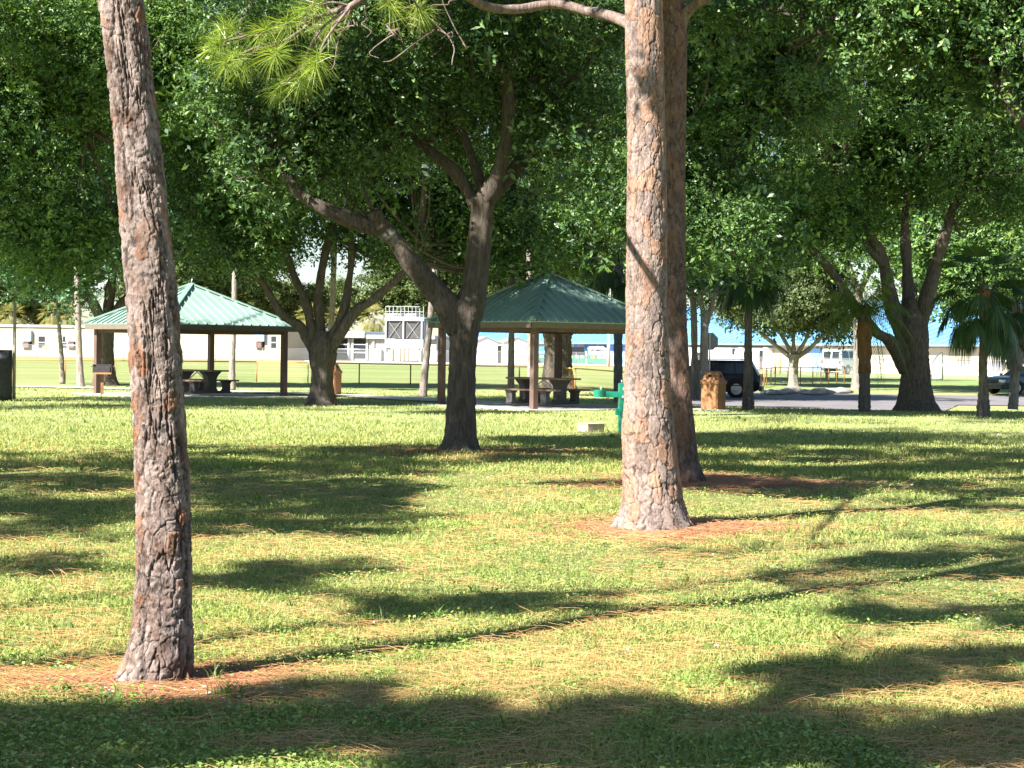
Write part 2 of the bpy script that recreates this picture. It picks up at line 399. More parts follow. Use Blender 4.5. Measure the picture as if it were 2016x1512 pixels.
# small white flowers
rg = np.random.default_rng(31); x, y = sample_lawn(700, 7.2, 40, rg)
k = (patch(x-9, y, 1.3)+rg.normal(0, .5, len(x)) > .25); x, y = x[k], y[k]
x = np.concatenate([x, P1.x+rg.normal(.15, .28, 26)]); y = np.concatenate([y, P1.y-.38+rg.normal(0, .1, 26)])
VV = []; FF = []
for xi, yi in zip(x, y):
    r = rg.uniform(.006, .013)*max(1, yi/16); zc = g1(xi, yi)+rg.uniform(.02, .05); bz = len(VV)
    VV.append((xi, yi, zc)); 
    for j in range(6):
        a = j*1.047+rg.uniform(0, .4); VV.append((xi+r*math.cos(a), yi+r*math.sin(a), zc+r*rg.uniform(-.2, .7)))
    FF += [(bz, bz+1+j, bz+1+(j+1) % 6) for j in range(6)]
flM = plain('petal', (.80, .78, .82), .6, var=.1)
tag(npmesh('flowers', np.array(VV), [np.array(FF)], flM), 'tiny white flowers dotted over the lawn', 'flowers', kind='stuff')

# paving -----------------------------------------------------------
conc = plain('concrete', (.46, .44, .40), .9, var=.22, scale=1.5, bmp=.3)
def pad(c, s, rz, label):
    o = MB().box((0, 0, -.06), (2*s, 2*s, .2)).build('concrete_pad', conc, bevel=.02)
    o.location = (c.x, c.y, g1(c.x, c.y)); o.rotation_euler = (0, 0, rz); tag(o, label, 'pavement', kind='structure')
pad(CR, 2.75, R(45)+PHI_R, 'concrete pad under the shaded right hand shelter')
pad(CL, 2.75, R(45)+PHI_L, 'concrete pad under the sunlit shelter at left')
pc = spline([(p.x, p.y, 0) for p in _pp], 8); hw = 1.0
tn = np.gradient(pc, axis=0); tn /= np.linalg.norm(tn, axis=1)[:, None]; nn = np.stack([-tn[:, 1], tn[:, 0], 0*tn[:, 0]], 1)
L_, R_ = pc+nn*hw, pc-nn*hw
L_[:, 2] = gz(L_[:, 0], L_[:, 1])+.035; R_[:, 2] = gz(R_[:, 0], R_[:, 1])+.035
n = len(pc); i = np.arange(n-1)
pth = npmesh('path', np.concatenate([L_, R_]), [np.stack([i, i+1, i+1+n, i+n], 1)], plain('path_concrete', (.58, .54, .47), .9, var=.15, scale=.8))
tag(pth, 'pale concrete footpath crossing behind the shelters', 'path', kind='structure')
mt, nt, b = newmat('asphalt'); co = coords(nt)
nt.links.new(ramp(nt, mathn(nt, 'ADD', mathn(nt, 'MULTIPLY', noise(nt, co, .5, 5), .6), mathn(nt, 'MULTIPLY', noise(nt, co, 40, 3), .4)), [(.3, (.12, .11, .12)), (.6, (.22, .20, .20)), (.75, (.28, .25, .24))]), b.inputs['Base Color'])
b.inputs['Roughness'].default_value = .85; bump(nt, b, noise(nt, co, 60, 3), .3, .01)
rows = np.linspace(61.6, 91, 24); VV = []
for yy in rows:
    x1 = 14.4+(yy-61.6)*.3 if yy < 73.5 else 62
    xx = np.linspace(6.2, x1, 30)
    if yy >= 73.5: xx = np.concatenate([np.linspace(6.2, 18, 15), np.linspace(19, x1, 15)])
    VV += [(a, yy, g1(a, yy)+.03) for a in xx]
VV = np.array(VV); I, J = np.meshgrid(np.arange(29), np.arange(23)); q = (J*30+I).ravel()
tag(npmesh('road', VV, [np.stack([q, q+1, q+31, q+30], 1)], mt), 'grey asphalt road and parking lot beyond the lawn', 'road', kind='structure')
# ------------------------------------------------------------------ pines
def hash2(i, j, k):
    h = np.sin(i*127.1+j*311.7+k*74.7)*43758.5453; return h-np.floor(h)
def voro(a, z, ncol, seed):
    """jittered-cell pattern, periodic in a; returns gap to the neighbouring cell and the cell's random number"""
    ia, iz = np.floor(a), np.floor(z); f1 = np.full(a.shape, 9.); f2 = np.full(a.shape, 9.); idr = np.zeros(a.shape)
    for da in (-1, 0, 1):
        for dz in (-1, 0, 1):
            ca, cz = ia+da, iz+dz; cm = np.mod(ca, ncol)
            px = ca+.5+(hash2(cm, cz, seed)-.5)*.9; pz = cz+.5+(hash2(cm, cz, seed+9)-.5)*.95
            d = np.hypot(a-px, z-pz); near = d < f1
            f2 = np.where(near, f1, np.minimum(f2, d)); idr = np.where(near, hash2(cm, cz, seed+21), idr); f1 = np.minimum(f1, d)
    return f2-f1, idr
def fbm(a, b, c, seed, oct=4):
    s = 0; amp = 1; k = 1
    rg = np.random.default_rng(seed)
    for o in range(oct):
        for _ in range(3):
            w = rg.normal(0, 1, 3); s = s+amp*np.sin(k*(a*w[0]+b*w[1]+c*w[2])+rg.uniform(0, 6.28))
        amp *= .55; k *= 2.1
    return s/4
def pine_trunk(name, pix, D, cw, ch, depth, ncirc, dz, mat, parent, base, seed, flare=0, kf=20, pw=.35, fw=.75, rb=0):
    """pix: (u, v, width in pixels) down the trunk, at depth D"""
    P = np.array([list(at(u, v, D))+[w*D/F/2] for u, v, w in pix]); o = np.argsort(P[:, 2]); P = P[o]
    z0 = g1(P[0, 0], P[0, 1])-.06
    zz = np.arange(z0, P[-1, 2], dz)
    cx, cy, rr = (np.interp(zz, P[:, 2], P[:, i]) for i in (0, 1, 3))
    ker = np.ones(9)/9
    for arr in (cx, cy, rr):
        pd = np.pad(arr, 4, 'edge'); arr[:] = np.convolve(pd, ker, 'valid')
    th = np.linspace(0, 2*np.pi, ncirc, endpoint=False)
    TH, ZZ = np.meshgrid(th, zz); RR = np.repeat(rr[:, None], ncirc, 1)
    Rm = float(np.median(rr)); ncol = max(5, round(2*np.pi*Rm/cw))
    wx, wy = np.cos(TH)*Rm, np.sin(TH)*Rm
    wa = fbm(wx*9, wy*9, ZZ*5, seed)*.38+fbm(wx*42, wy*42, ZZ*24, seed+1)*.20; wz = fbm(wx*8, wy*8, ZZ*5, seed+3)*.35+fbm(wx*40, wy*40, ZZ*30, seed+4)*.16
    A_ = TH/(2*np.pi)*ncol + wa; Z_ = ZZ/ch + wz
    e1, r1 = voro(A_, Z_, ncol, seed)
    fl = fbm(wx*55, wy*55, ZZ*32, seed+2, 4)
    e2, r2 = voro(TH/(2*np.pi)*ncol*3+wa*2.6+fl*.35, ZZ/ch*3.4+wz*2.8+fl*.35, ncol*3, seed+5)
    run = np.clip(rb+.75+.75*fbm(wx*6, wy*6, ZZ*3, seed+7, 3), 0, 1)     # fissures open and close along the trunk
    plate = np.clip(e1/(.04+.10*run), 0, 1); plate = 1-(1-plate*plate*(3-2*plate))*(.10+.75*run)
    rf = np.abs(fbm(wx*kf, wy*kf, ZZ*kf*.2+wa*.3, seed+12, 5)); fis = np.clip((rf-.015)/.12, 0, 1); fis = fis*fis*(3-2*fis)      # long wandering vertical fissures
    rh = np.abs(fbm(wx*kf*.9, wy*kf*.9, ZZ*kf*1.1, seed+15, 5)); flk = np.clip(rh/.22, 0, 1)
    fine = np.clip(e2/.2, 0, 1); fine = 1-(1-fine)*np.clip(.4+.8*fbm(wx*16, wy*16, ZZ*9, seed+8, 3), 0, 1); fine = fine*(.35+.65*flk)
    disp = depth*(pw*plate + fw*fis + .55*r1*fis + .38*r2 + .22*fine + .2*fl - 1.0)
    plate = np.minimum(plate, 1-(1-fis)*min(1, fw*1.2))
    low = np.clip(1-(ZZ-z0)/(Rm*2.2), 0, 1)                       # root flare lobes
    lob = low**2*Rm*flare*(np.sin(TH*5+seed+ZZ*3)+.6*np.sin(TH*8+2*seed)+.5*fl)
    rad = RR+disp+lob
    X = cx[:, None]+np.cos(TH)*rad; Y = cy[:, None]+np.sin(TH)*rad; Z3 = ZZ+fl*.006
    V = np.stack([X.ravel()-base.x, Y.ravel()-base.y, Z3.ravel()-base.z], 1)
    I, J = np.meshgrid(np.arange(ncirc), np.arange(len(zz)-1)); I2 = (I+1) % ncirc
    Fq = np.stack([(J*ncirc+I).ravel(), (J*ncirc+I2).ravel(), ((J+1)*ncirc+I2).ravel(), ((J+1)*ncirc+I).ravel()], 1)
    return npmesh(name, V, [Fq], mat, parent, True, {'crack': plate.ravel(), 'plate': r1.ravel(), 'flake': (r2*.6+fl*.4).ravel(), 'fgap': fine.ravel()})
def pinebark(name, pale, tan, dark, tan_at, tan_w=.12, lo=.36, hi=1.35, blot=.25):
    mt, nt, b = newmat(name); co = coords(nt)
    def A(n):
        a = nt.nodes.new('ShaderNodeAttribute'); a.attribute_name = n; return a.outputs['Fac']
    nz = noise(nt, mapping(nt, co, (1, 1, .6)), 46, 8, .8); nb = noise(nt, co, 4, 3)
    sel = mathn(nt, 'ADD', A('plate'), mathn(nt, 'MULTIPLY', mathn(nt, 'SUBTRACT', nb, .5), .5))
    f = mathn(nt, 'ADD', mathn(nt, 'MULTIPLY', nz, .8), mathn(nt, 'MULTIPLY', A('flake'), .3))
    cp = ramp(nt, f, [(.34, tuple(c*lo for c in pale)), (.46, tuple(c*.76 for c in pale)), (.58, pale), (.72, tuple(min(1, c*hi) for c in pale))])
    ct = ramp(nt, f, [(.25, tuple(c*.5 for c in tan)), (.5, tan), (.75, tuple(min(1, c*1.25) for c in tan))])
    c = mix(nt, ramp(nt, sel, [(tan_at, (0, 0, 0)), (tan_at+tan_w, (1, 1, 1))]), cp, ct)
    c = mix(nt, mathn(nt, 'MULTIPLY', ramp(nt, noise(nt, mapping(nt, co, (1, 1, .55)), 9, 5, .7), [(.46, (0, 0, 0)), (.66, (1, 1, 1))]), blot), c, tuple(d*.42 for d in tan))
    c = mix(nt, mathn(nt, 'MULTIPLY', ramp(nt, A('fgap'), [(.1, (1, 1, 1)), (.7, (0, 0, 0))]), .42), c, tuple(d*1.6 for d in dark))
    c = mix(nt, ramp(nt, A('crack'), [(.12, (1, 1, 1)), (.62, (0, 0, 0))]), c, dark)
    nt.links.new(c, b.inputs['Base Color']); b.inputs['Roughness'].default_value = .9; b.inputs['Specular IOR Level'].default_value = .2
    bump(nt, b, nz, 1.0, .02); return mt
barkA = pinebark('grey_pine_bark', (.40, .31, .27), (.40, .205, .125), (.06, .043, .036), .86, .1, .20, 1.5, .75)
barkB = pinebark('tan_pine_bark', (.375, .285, .245), (.41, .25, .175), (.075, .048, .038), .50, .22)
barkC = pinebark('brown_pine_bark', (.22, .155, .13), (.245, .145, .105), (.06, .04, .032), .5, .2)
limbM = oakbark('pine_limb_bark', (.24, .175, .145), (.40, .31, .27), (.46, .40, .36), lo=.66)
needleM = leafmat('green_needle', [(.15, (.11, .20, .035)), (.45, (.28, .40, .06)), (.75, (.48, .56, .10)), (.93, (.58, .58, .15))], .35, .35, .5)
def needle_mesh(pts, dirs, n, ln, w, rg):
    VV = []; N = len(pts)
    c = np.repeat(np.array(pts), n, 0); ax = np.repeat(np.array(dirs), n, 0); M_ = len(c)
    rv = rg.normal(0, 1, (M_, 3)); d = rv/np.linalg.norm(rv, axis=1)[:, None]+ax*.55; d /= np.linalg.norm(d, axis=1)[:, None]
    c = c-ax*rg.uniform(0, .09, (M_, 1)); L = ln*rg.uniform(.7, 1.1, (M_, 1))
    s = np.cross(d, rg.normal(0, 1, (M_, 3))); s /= np.linalg.norm(s, axis=1)[:, None]; s *= w/2
    droop = np.zeros((M_, 3)); droop[:, 2] = -.16*L[:, 0]
    V = np.stack([c-s, c+s, c+d*L*.55+s*.8+droop*.25, c+d*L+droop, c+d*L*.55-s*.8+droop*.25], 1).reshape(-1, 3)
    i = np.arange(M_)*5; return V, np.stack([i, i+1, i+2, i+3, i+4], 1)
def pine_crown(root, base, cx, cy, z0, z1, r, n, seed):
    rg = np.random.default_rng(seed); mb = MB(); pts = []; ds = []
    for i in range(n):
        a = rg.uniform(0, 6.28); z = rg.uniform(z0, z1); k = r*(1-.6*(z-z0)/(z1-z0))*rg.uniform(.45, 1)
        p = np.array([cx+k*math.cos(a), cy+k*math.sin(a), z+.25*k])
        mb.tube(spline([(cx, cy, z-.3), (cx+.5*k*math.cos(a), cy+.5*k*math.sin(a), z), tuple(p)], 3), [.035, .03, .026, .022, .018, .012, .008], 5)
        for j in range(7):
            d = rg.normal(0, 1, 3)*.5+np.array([math.cos(a), math.sin(a), .2]); d /= np.linalg.norm(d); pts.append(p+d*rg.uniform(.05, .4)); ds.append(d)
    mb.build('branches', limbM, root, off=base)
    V, Fq = needle_mesh(pts, ds, 60, .24, .005, rg)
    o = npmesh('needles', V-np.array(base), [Fq], needleM, root)
def pine(label, pix, D, base, mat, cw, ch, depth, ncirc, dz, seed, top, flare=.13, kf=20, pw=.35, fw=.75, rb=0):
    t = thing('pine_tree', base, label, 'tree', 0, 'tall pines standing on the lawn')
    pine_trunk('trunk', pix, D, cw, ch, depth, ncirc, dz, mat, t, base, seed, flare, kf, pw, fw, rb)
    return t
D1, D2, D3 = P1.y, P2.y, P3.y
t1 = pine('leaning rough grey brown pine, nearest of the pines', [(70, -3300, 40), (140, -1500, 66), (238, 0, 80), (262, 200, 78), (281, 400, 86), (300, 600, 91), (312, 800, 93), (322, 1000, 98), (323, 1150, 101), (318, 1250, 114), (309, 1320, 134), (305, 1355, 158)], D1, P1, barkA, .040, .088, .015, 300, .0055, 3, 11, .42, 26, .45, .65)
tp = at(70, -3300, D1); pine_crown(t1, P1, tp.x, tp.y, 7.6, tp.z+.6, 1.8, 26, 41)
t2 = pine('straight pine with flaking tan and pink plates, thick trunk', [(1235, -1500, 46), (1262, -500, 66), (1267, 0, 70), (1273, 300, 72), (1273, 600, 77), (1275, 780, 88), (1276, 845, 101), (1280, 900, 103), (1285, 980, 116), (1289, 1020, 136), (1291, 1050, 168)], D2, P2, barkB, .070, .20, .0135, 260, .009, 5, 11, .40, 15, .8, .30, .35)
tp = at(1235, -1500, D2); pine_crown(t2, P2, tp.x, tp.y, 8.2, tp.z+.6, 1.9, 24, 42)
t3 = pine('slimmer brown pine standing close behind the tan barked pine', [(1322, -700, 30), (1322, -100, 34), (1328, 40, 44), (1328, 100, 46), (1326, 400, 43), (1328, 600, 43), (1338, 800, 47), (1349, 900, 49), (1357, 938, 56), (1361, 958, 68)], D3, P3, barkC, .07, .24, .013, 150, .014, 8, 11, .34, 14, .5, .5, .1)
tp = at(1322, -700, D3); pine_crown(t3, P3, tp.x, tp.y, 8.6, tp.z+1.2, 2.0, 22, 43)
mb = MB(); mb.tube(spline([tuple(at(u, v, D3+dd)) for u, v, dd in ((1335, 70, 0), (1348, 30, -.05), (1372, 8, -.2), (1400, -8, -.4), (1460, -60, -.8), (1540, -150, -1.2))], 5), list(np.linspace(.085, .03, 26)), 9, wob=.05)
mb.build('limb', limbM, t3, True, off=P3)
# the low limb of the tan pine, reaching left and carrying needle sprays towards the camera
mb = MB(); lp = spline([tuple(at(u, v, D2+dd)) for u, v, dd in ((1255, 58, 0), (1215, 36, .3), (1150, 20, .6), (1090, 8, .7), (1020, 18, .6), (955, 12, .3), (880, -30, -.6), (790, -40, -3.0), (735, -22, -4.2))], 6)
mb.tube(lp, list(np.interp(np.arange(len(lp)), [0, 8, 30, len(lp)-1], [.062, .05, .042, .024])), 10, wob=.07)
TD = D2-4.6
J = [(735, -22), (690, 12), (640, 28)]
TW = [(475, 132, [(640, 28), (560, 80), (505, 98)]), (432, 52, [(640, 28), (560, 60), (490, 70)]), (440, 128, [(560, 80), (500, 95)]), (505, 66, [(640, 28), (575, 55)]), (556, 50, [(640, 28), (600, 40)]),
      (592, 170, [(690, 12), (630, 60), (600, 120)]), (545, 178, [(600, 120), (575, 150)]), (620, 132, [(690, 12), (640, 80)]), (600, 22, [(690, 12), (650, 5)]), (640, 60, [(690, 12), (665, 40)]), (830, 36, [(790, -40), (815, 0)]), (775, 24, [(735, -22), (760, 0)]),
      (540, 110, [(560, 80), (550, 95)]), (415, 95, [(490, 70), (450, 80)])]
mb.tube(spline([tuple(at(u, v, TD)) for u, v in J], 5), list(np.linspace(.03, .014, 11)), 7)
LIT = []; rg = np.random.default_rng(77); pts = []; ds = []
for u, v, way in TW:
    dd = rg.uniform(-.5, .5); P = [tuple(at(a, c, TD+dd*i/(len(way)))) for i, (a, c) in enumerate(way)]+[tuple(at(u, v, TD+dd))]
    s = spline(P, 4) if len(P) > 1 else np.array(P); mb.tube(s, list(np.linspace(.011, .006, len(s))), 5)
    e = np.array(P[-1]); d = e-np.array(P[-2]); d /= np.linalg.norm(d); d = d*.8+np.array([0, 0, -.12]); pts += [e, e-d*.07]; ds += [d, d]; LIT.append((e, .35))
for i in range(26):                                      # bare dead twigs hanging round the sprays
    u, v = rg.uniform(600, 900), rg.uniform(-10, 60); a = at(u, v, TD+.4); P = [tuple(a)]
    for k in range(4):
        a = a+Vector((rg.normal(0, .07), rg.normal(0, .05), rg.normal(-.035, .06))); P.append(tuple(a))
    s = spline(P, 3); mb.tube(s, list(np.linspace(.007, .003, len(s))), 4)
mb.build('limb', limbM, t2, True, off=P2)
V, Fq = needle_mesh(pts, ds, 96, .185, .0024, rg)
npmesh('needle_sprays', V-np.array(P2), [Fq], needleM, t2)
# ------------------------------------------------------------------ broadleaf trees
BOT_U = np.array([-600, 0, 60, 130, 200, 260, 350, 450, 520, 545, 600, 700, 740, 800, 850, 900, 1000, 1100, 1200, 1240, 1380, 1480, 1540, 1640, 1700, 1750, 1850, 1900, 2016, 2600], float)
BOT_V = np.array([600, 600, 625, 640, 600, 585, 545, 575, 590, 585, 535, 525, 555, 590, 590, 580, 580, 575, 600, 600, 640, 600, 590, 560, 560, 500, 500, 480, 520, 560], float)
def project(P):
    P = np.asarray(P, float)-np.array([0, 0, EYE]); f = P @ np.array(fwd); return 1008+F*(P @ np.array(rgt))/f, 756-F*(P @ np.array(upv))/f
def leaf_mesh(C, Rd, nspray, L, Wd, rg, k=6, flat=.8):
    """sprays of k leaves scattered through clumps with centres C and radii Rd"""
    N = len(C); c = np.repeat(C, nspray, 0); r = np.repeat(Rd, nspray); M_ = len(c)
    d = rg.normal(0, 1, (M_, 3)); d /= np.linalg.norm(d, axis=1)[:, None]
    d[:, 2] = np.where(rg.uniform(0, 1, M_) < .4, np.abs(d[:, 2]), d[:, 2])
    p = c + d*(r*rg.uniform(0, 1, M_)**.3)[:, None]*np.array([1, 1, flat])
    ax = d*.8+np.array([0, 0, .35])+rg.normal(0, .38, (M_, 3)); ax /= np.linalg.norm(ax, axis=1)[:, None]
    t1_ = np.cross(ax, rg.normal(0, 1, (M_, 3))); t1_ /= np.linalg.norm(t1_, axis=1)[:, None]; t2_ = np.cross(ax, t1_)
    p = np.repeat(p, k, 0); ax = np.repeat(ax, k, 0); t1_ = np.repeat(t1_, k, 0); t2_ = np.repeat(t2_, k, 0); n = len(p)
    a = rg.uniform(0, 6.283, n)[:, None]; up = rg.uniform(.05, .9, n)[:, None]
    dr = np.cos(a)*t1_+np.sin(a)*t2_; dr = dr+ax*up; dr /= np.linalg.norm(dr, axis=1)[:, None]
    sd = np.cross(dr, ax+rg.normal(0, .35, (n, 3))); sd /= np.linalg.norm(sd, axis=1)[:, None]; nm = np.cross(sd, dr)
    l = (L*rg.uniform(.65, 1.2, n))[:, None]; w = (Wd*rg.uniform(.7, 1.15, n))[:, None]/2
    p = p+dr*l*.15+rg.normal(0, L*.25, (n, 3))
    V = np.stack([p, p+dr*l*.5+sd*w+nm*w*.35, p+dr*l, p+dr*l*.5-sd*w+nm*w*.35], 1).reshape(-1, 3)
    i = np.arange(n)*4; return V, np.stack([i, i+1, i+2, i+3], 1)
def ell(c, r, n, rg, lo=.35):
    d = rg.normal(0, 1, (n, 3)); d /= np.linalg.norm(d, axis=1)[:, None]
    return np.array(c)+d*np.array(r)*(lo+(1-lo)*rg.uniform(0, 1, (n, 1))**.6)
def tree(name, label, base, trunk, limbs, crowns, L, Wd, nspray, seed, bark, leaf, group='broad crowned trees of the park', extra=(), twig=.5, rc=(.45, .95), core=.5, lim=True, world=False, corescale=2.1, twr=.022):
    """trunk [(u,v,w)] and limbs [([(u,v,dd)..], w0, w1)] in pixels at the depth of the base; crowns (u,v,dd, ru,rv, rd, clumps)"""
    rg = np.random.default_rng(seed); D = base.y; s = D/F; rc = (rc[0]*1.3, rc[1]*1.42); nspray = int(nspray*1.75); crowns = [c[:6]+(max(3, int(c[6]*.62)),) for c in crowns]
    t = thing(name, base, label, 'tree', 0, group)
    mb = MB(); nodes = []
    if trunk:
        P = [tuple(at(u, v, D))+(w*s/2,) for u, v, w in trunk]; sp = spline(P, 5); n = 22; b0 = 0
        zz = sp[:, 2]; o = np.argsort(zz)
        TH = np.linspace(0, 2*np.pi, 26, endpoint=False)
        sp = spline(P, 9)
        for row in sp:
            lobe = 1+.05*np.sin(TH*5+seed)+.035*np.sin(TH*9+2*seed+row[2]*2)+.02*rg.normal(0, 1, 26)
            mb.v += [(row[0]+math.cos(a)*row[3]*q, row[1]+math.sin(a)*row[3]*q, row[2]) for a, q in zip(TH, lobe)]
        for i in range(len(sp)-1):
            for kx in range(26):
                mb.f.append((i*26+kx, i*26+(kx+1) % 26, (i+1)*26+(kx+1) % 26, (i+1)*26+kx))
        nodes += [sp[-1][:3], sp[len(sp)//2][:3]]
    for pts, w0, w1 in limbs:
        P = [tuple(at(u, v, D+dd)) for u, v, dd in pts]; sp = spline(P, 6); x = np.linspace(0, 1, len(sp))
        bow = 1+.10*np.sin(x*17+w0)+.07*np.sin(x*31)
        mb.tube(sp, list((w0+(w1-w0)*x**.8)*s/2*bow), 12, wob=.05); nodes += list(sp[len(sp)//3:])
    C = []; R_ = []; core_p = []
    for (u, v, dd, ru, rv, rd, nc) in crowns:
        c = at(u, v, D+dd); e = ell(c, (ru*s, rd, rv*s), nc, rg); C.append(e)
        core_p.append((c, (ru*s*.8, rd*.7, rv*s*.8), nc))
    C = np.concatenate(C); Rd = rg.uniform(rc[0], rc[1], len(C))*(1+.3*rg.normal(0, 1, len(C)).clip(-1, 1.5))
    if lim:
        uu, vv = project(C); ok = vv+Rd*.75/(C[:, 1]/F) < np.interp(uu, BOT_U, BOT_V)+rg.normal(0, 14, len(C)); C, Rd = C[ok], Rd[ok]
    nodes = np.array(nodes)
    if len(nodes):
        for c in C[rg.uniform(0, 1, len(C)) < twig]:
            dd = np.linalg.norm(nodes-c, axis=1); q = nodes[np.argmin(dd+rg.uniform(0, .8, len(dd)))]
            if np.linalg.norm(q-c) > 7: continue
            md = (q+c)/2+rg.normal(0, .18, 3)+np.array([0, 0, -.1]); sp = spline([tuple(q), tuple(md), tuple(c)], 4)
            ln = np.linalg.norm(q-c); mb.tube(sp, list(np.linspace(twr*(1+.5*ln), .012, len(sp))), 6)
    mb.build('trunk', bark, t, True, off=base)
    V, Fq = leaf_mesh(C, Rd, nspray, L, Wd, rg)
    VV, FF = [V], [Fq]; off = len(V)
    if core:
        K = []
        for c, r, nc in core_p: K.append(ell(c, r, max(4, int(nc*core*1.7)), rg, .0))
        K = np.concatenate(K); kr = np.full(len(K), rc[1]*1.1)
        if lim:
            uu, vv = project(K); ok = vv+kr*.9/(K[:, 1]/F) < np.interp(uu, BOT_U, BOT_V)-10; K, kr = K[ok], kr[ok]
        if len(K):
            V2, F2 = leaf_mesh(K, kr, max(6, nspray//3), L*corescale, Wd*corescale, rg); VV.append(V2); FF.append(F2+off); off += len(V2)
    for c, r, ns in extra:
        V3, F3 = leaf_mesh(np.array([c]), np.array([r]), ns, L, Wd, rg); VV.append(V3); FF.append(F3+off); off += len(V3)
    npmesh('crown', np.concatenate(VV)-np.array(base), [np.concatenate(FF)], leaf, t)
    return t
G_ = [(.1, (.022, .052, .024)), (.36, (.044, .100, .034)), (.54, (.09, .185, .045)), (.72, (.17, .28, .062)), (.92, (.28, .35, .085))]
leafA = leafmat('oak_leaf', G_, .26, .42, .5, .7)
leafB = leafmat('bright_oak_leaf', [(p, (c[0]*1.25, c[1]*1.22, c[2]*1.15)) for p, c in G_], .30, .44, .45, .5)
leafC = leafmat('blue_green_leaf', [(p, (c[0]*.9, c[1]*1.02, c[2]*1.7)) for p, c in G_], .22, .42, .45, .5)
barkO = oakbark('oak_bark', (.13, .10, .08), (.22, .175, .14), (.38, .35, .30), lo=.64)
barkD = oakbark('dark_oak_bark', (.105, .085, .07), (.19, .155, .125), lo=.68)
barkG = oakbark('grey_oak_bark', (.24, .21, .18), (.38, .34, .30), (.55, .52, .48))

barkQ = oakbark('mottled_oak_bark', (.125, .10, .08), (.21, .17, .135), (.36, .34, .29), lo=.63)
OB = gp(632, 798); OC = gp(207, 759); OD = gp(1100, 769); OE = gp(1805, 809)
tree('oak_tree', 'forked oak with mottled trunk in the middle of the lawn', OA,
     [(906, 897, 104), (905, 880, 78), (906, 855, 63), (907, 800, 57), (909, 740, 54), (912, 680, 54), (914, 640, 62), (921, 606, 64), (934, 560, 50), (941, 500, 47), (947, 440, 44), (950, 390, 46)],
     [([(905, 650, 0), (880, 600, -.05), (845, 560, -.15), (800, 505, -.3), (765, 462, -.4), (700, 436, -.5), (640, 412, -.6), (590, 380, -.5), (550, 330, -.3), (520, 270, 0), (480, 190, .6), (440, 110, 1.2)], 56, 8),
      ([(768, 465, -.4), (748, 440, -.5), (735, 415, -.6)], 38, 26),
      ([(948, 420, 0), (920, 375, .1), (893, 335, .1), (850, 300, .2), (800, 262, .3), (745, 230, .4), (690, 180, .5), (640, 100, .8)], 34, 7),
      ([(948, 400, 0), (945, 360, .2), (925, 300, .4), (900, 235, .5), (870, 190, .7), (850, 100, .9)], 28, 7),
      ([(950, 400, 0), (975, 355, -.1), (992, 300, -.15), (1002, 220, -.2), (1000, 150, -.2), (1012, 90, -.1), (1000, 0, 0), (990, -120, .1)], 38, 12),
      ([(952, 400, 0), (990, 365, .2), (1030, 310, .3), (1060, 255, .4), (1068, 190, .5), (1085, 120, .6), (1100, 20, .7)], 34, 12),
      ([(1000, 150, -.2), (975, 130, -.3), (930, 95, -.3), (880, 70, -.2)], 20, 10), ([(1062, 220, .4), (1090, 175, .4), (1130, 150, .4)], 18, 8)],
     [(640, 120, .6, 210, 190, 2.0, 60), (650, 235, -.2, 105, 90, 1.0, 22), (900, 0, 1.4, 360, 190, 2.2, 90), (880, 210, 1.6, 250, 130, 1.3, 46), (1110, 120, 1.0, 130, 210, 1.6, 46), (800, 585, .1, 50, 26, .5, 9), (560, 330, 1.0, 110, 90, .9, 16), (900, -330, .8, 420, 200, 3.2, 90), (560, 300, -.2, 110, 80, .6, 16), (690, 330, -.3, 90, 55, .5, 10), (800, 190, -.4, 120, 90, .5, 16), (1085, 300, .2, 60, 70, .5, 8), (960, 60, -.5, 170, 70, .6, 14), (480, 180, .2, 130, 110, 1.0, 20)],
     .075, .032, 62, 101, barkQ, leafA, twig=.6, rc=(.28, .62), core=.22, corescale=2.0)
tree('oak_tree', 'low forking dark oak between the two green roofed shelters', OB,
     [(634, 808, 130), (633, 798, 84), (633, 780, 54), (634, 740, 43), (636, 700, 52), (636, 676, 48), (637, 652, 30)],
     [([(628, 728, 0), (616, 690, 0), (603, 662, 0), (588, 640, -.1), (565, 628, -.2), (546, 606, -.3), (520, 560, -.4), (480, 500, -.3)], 27, 11), ([(630, 720, 0), (620, 676, 0), (612, 640, 0), (605, 605, .1), (594, 575, .1), (580, 545, .2), (560, 490, .3), (545, 430, .4)], 25, 12),
      ([(635, 710, 0), (632, 670, 0), (629, 630, .1), (627, 590, .2), (630, 555, .2), (640, 500, .3), (660, 420, .4)], 26, 13), ([(640, 720, 0), (648, 680, 0), (664, 642, -.1), (680, 600, -.1), (686, 560, 0), (692, 510, .1), (690, 430, .3)], 24, 12),
      ([(641, 728, 0), (652, 692, 0), (674, 650, -.3), (700, 612, -.4), (724, 598, -.5), (752, 575, -.6), (790, 540, -.7), (830, 480, -.8)], 27, 12)],
     [(640, 330, .5, 360, 200, 4.6, 150), (480, 470, -.5, 190, 100, 2.6, 46), (780, 480, 1.5, 150, 90, 2.0, 34), (930, 470, 1.5, 140, 70, 2.4, 60), (640, 130, .5, 420, 180, 4.5, 120), (620, -170, -3, 420, 200, 6, 110)],
     .11, .05, 62, 102, barkD, leafA, rc=(.45, .95))
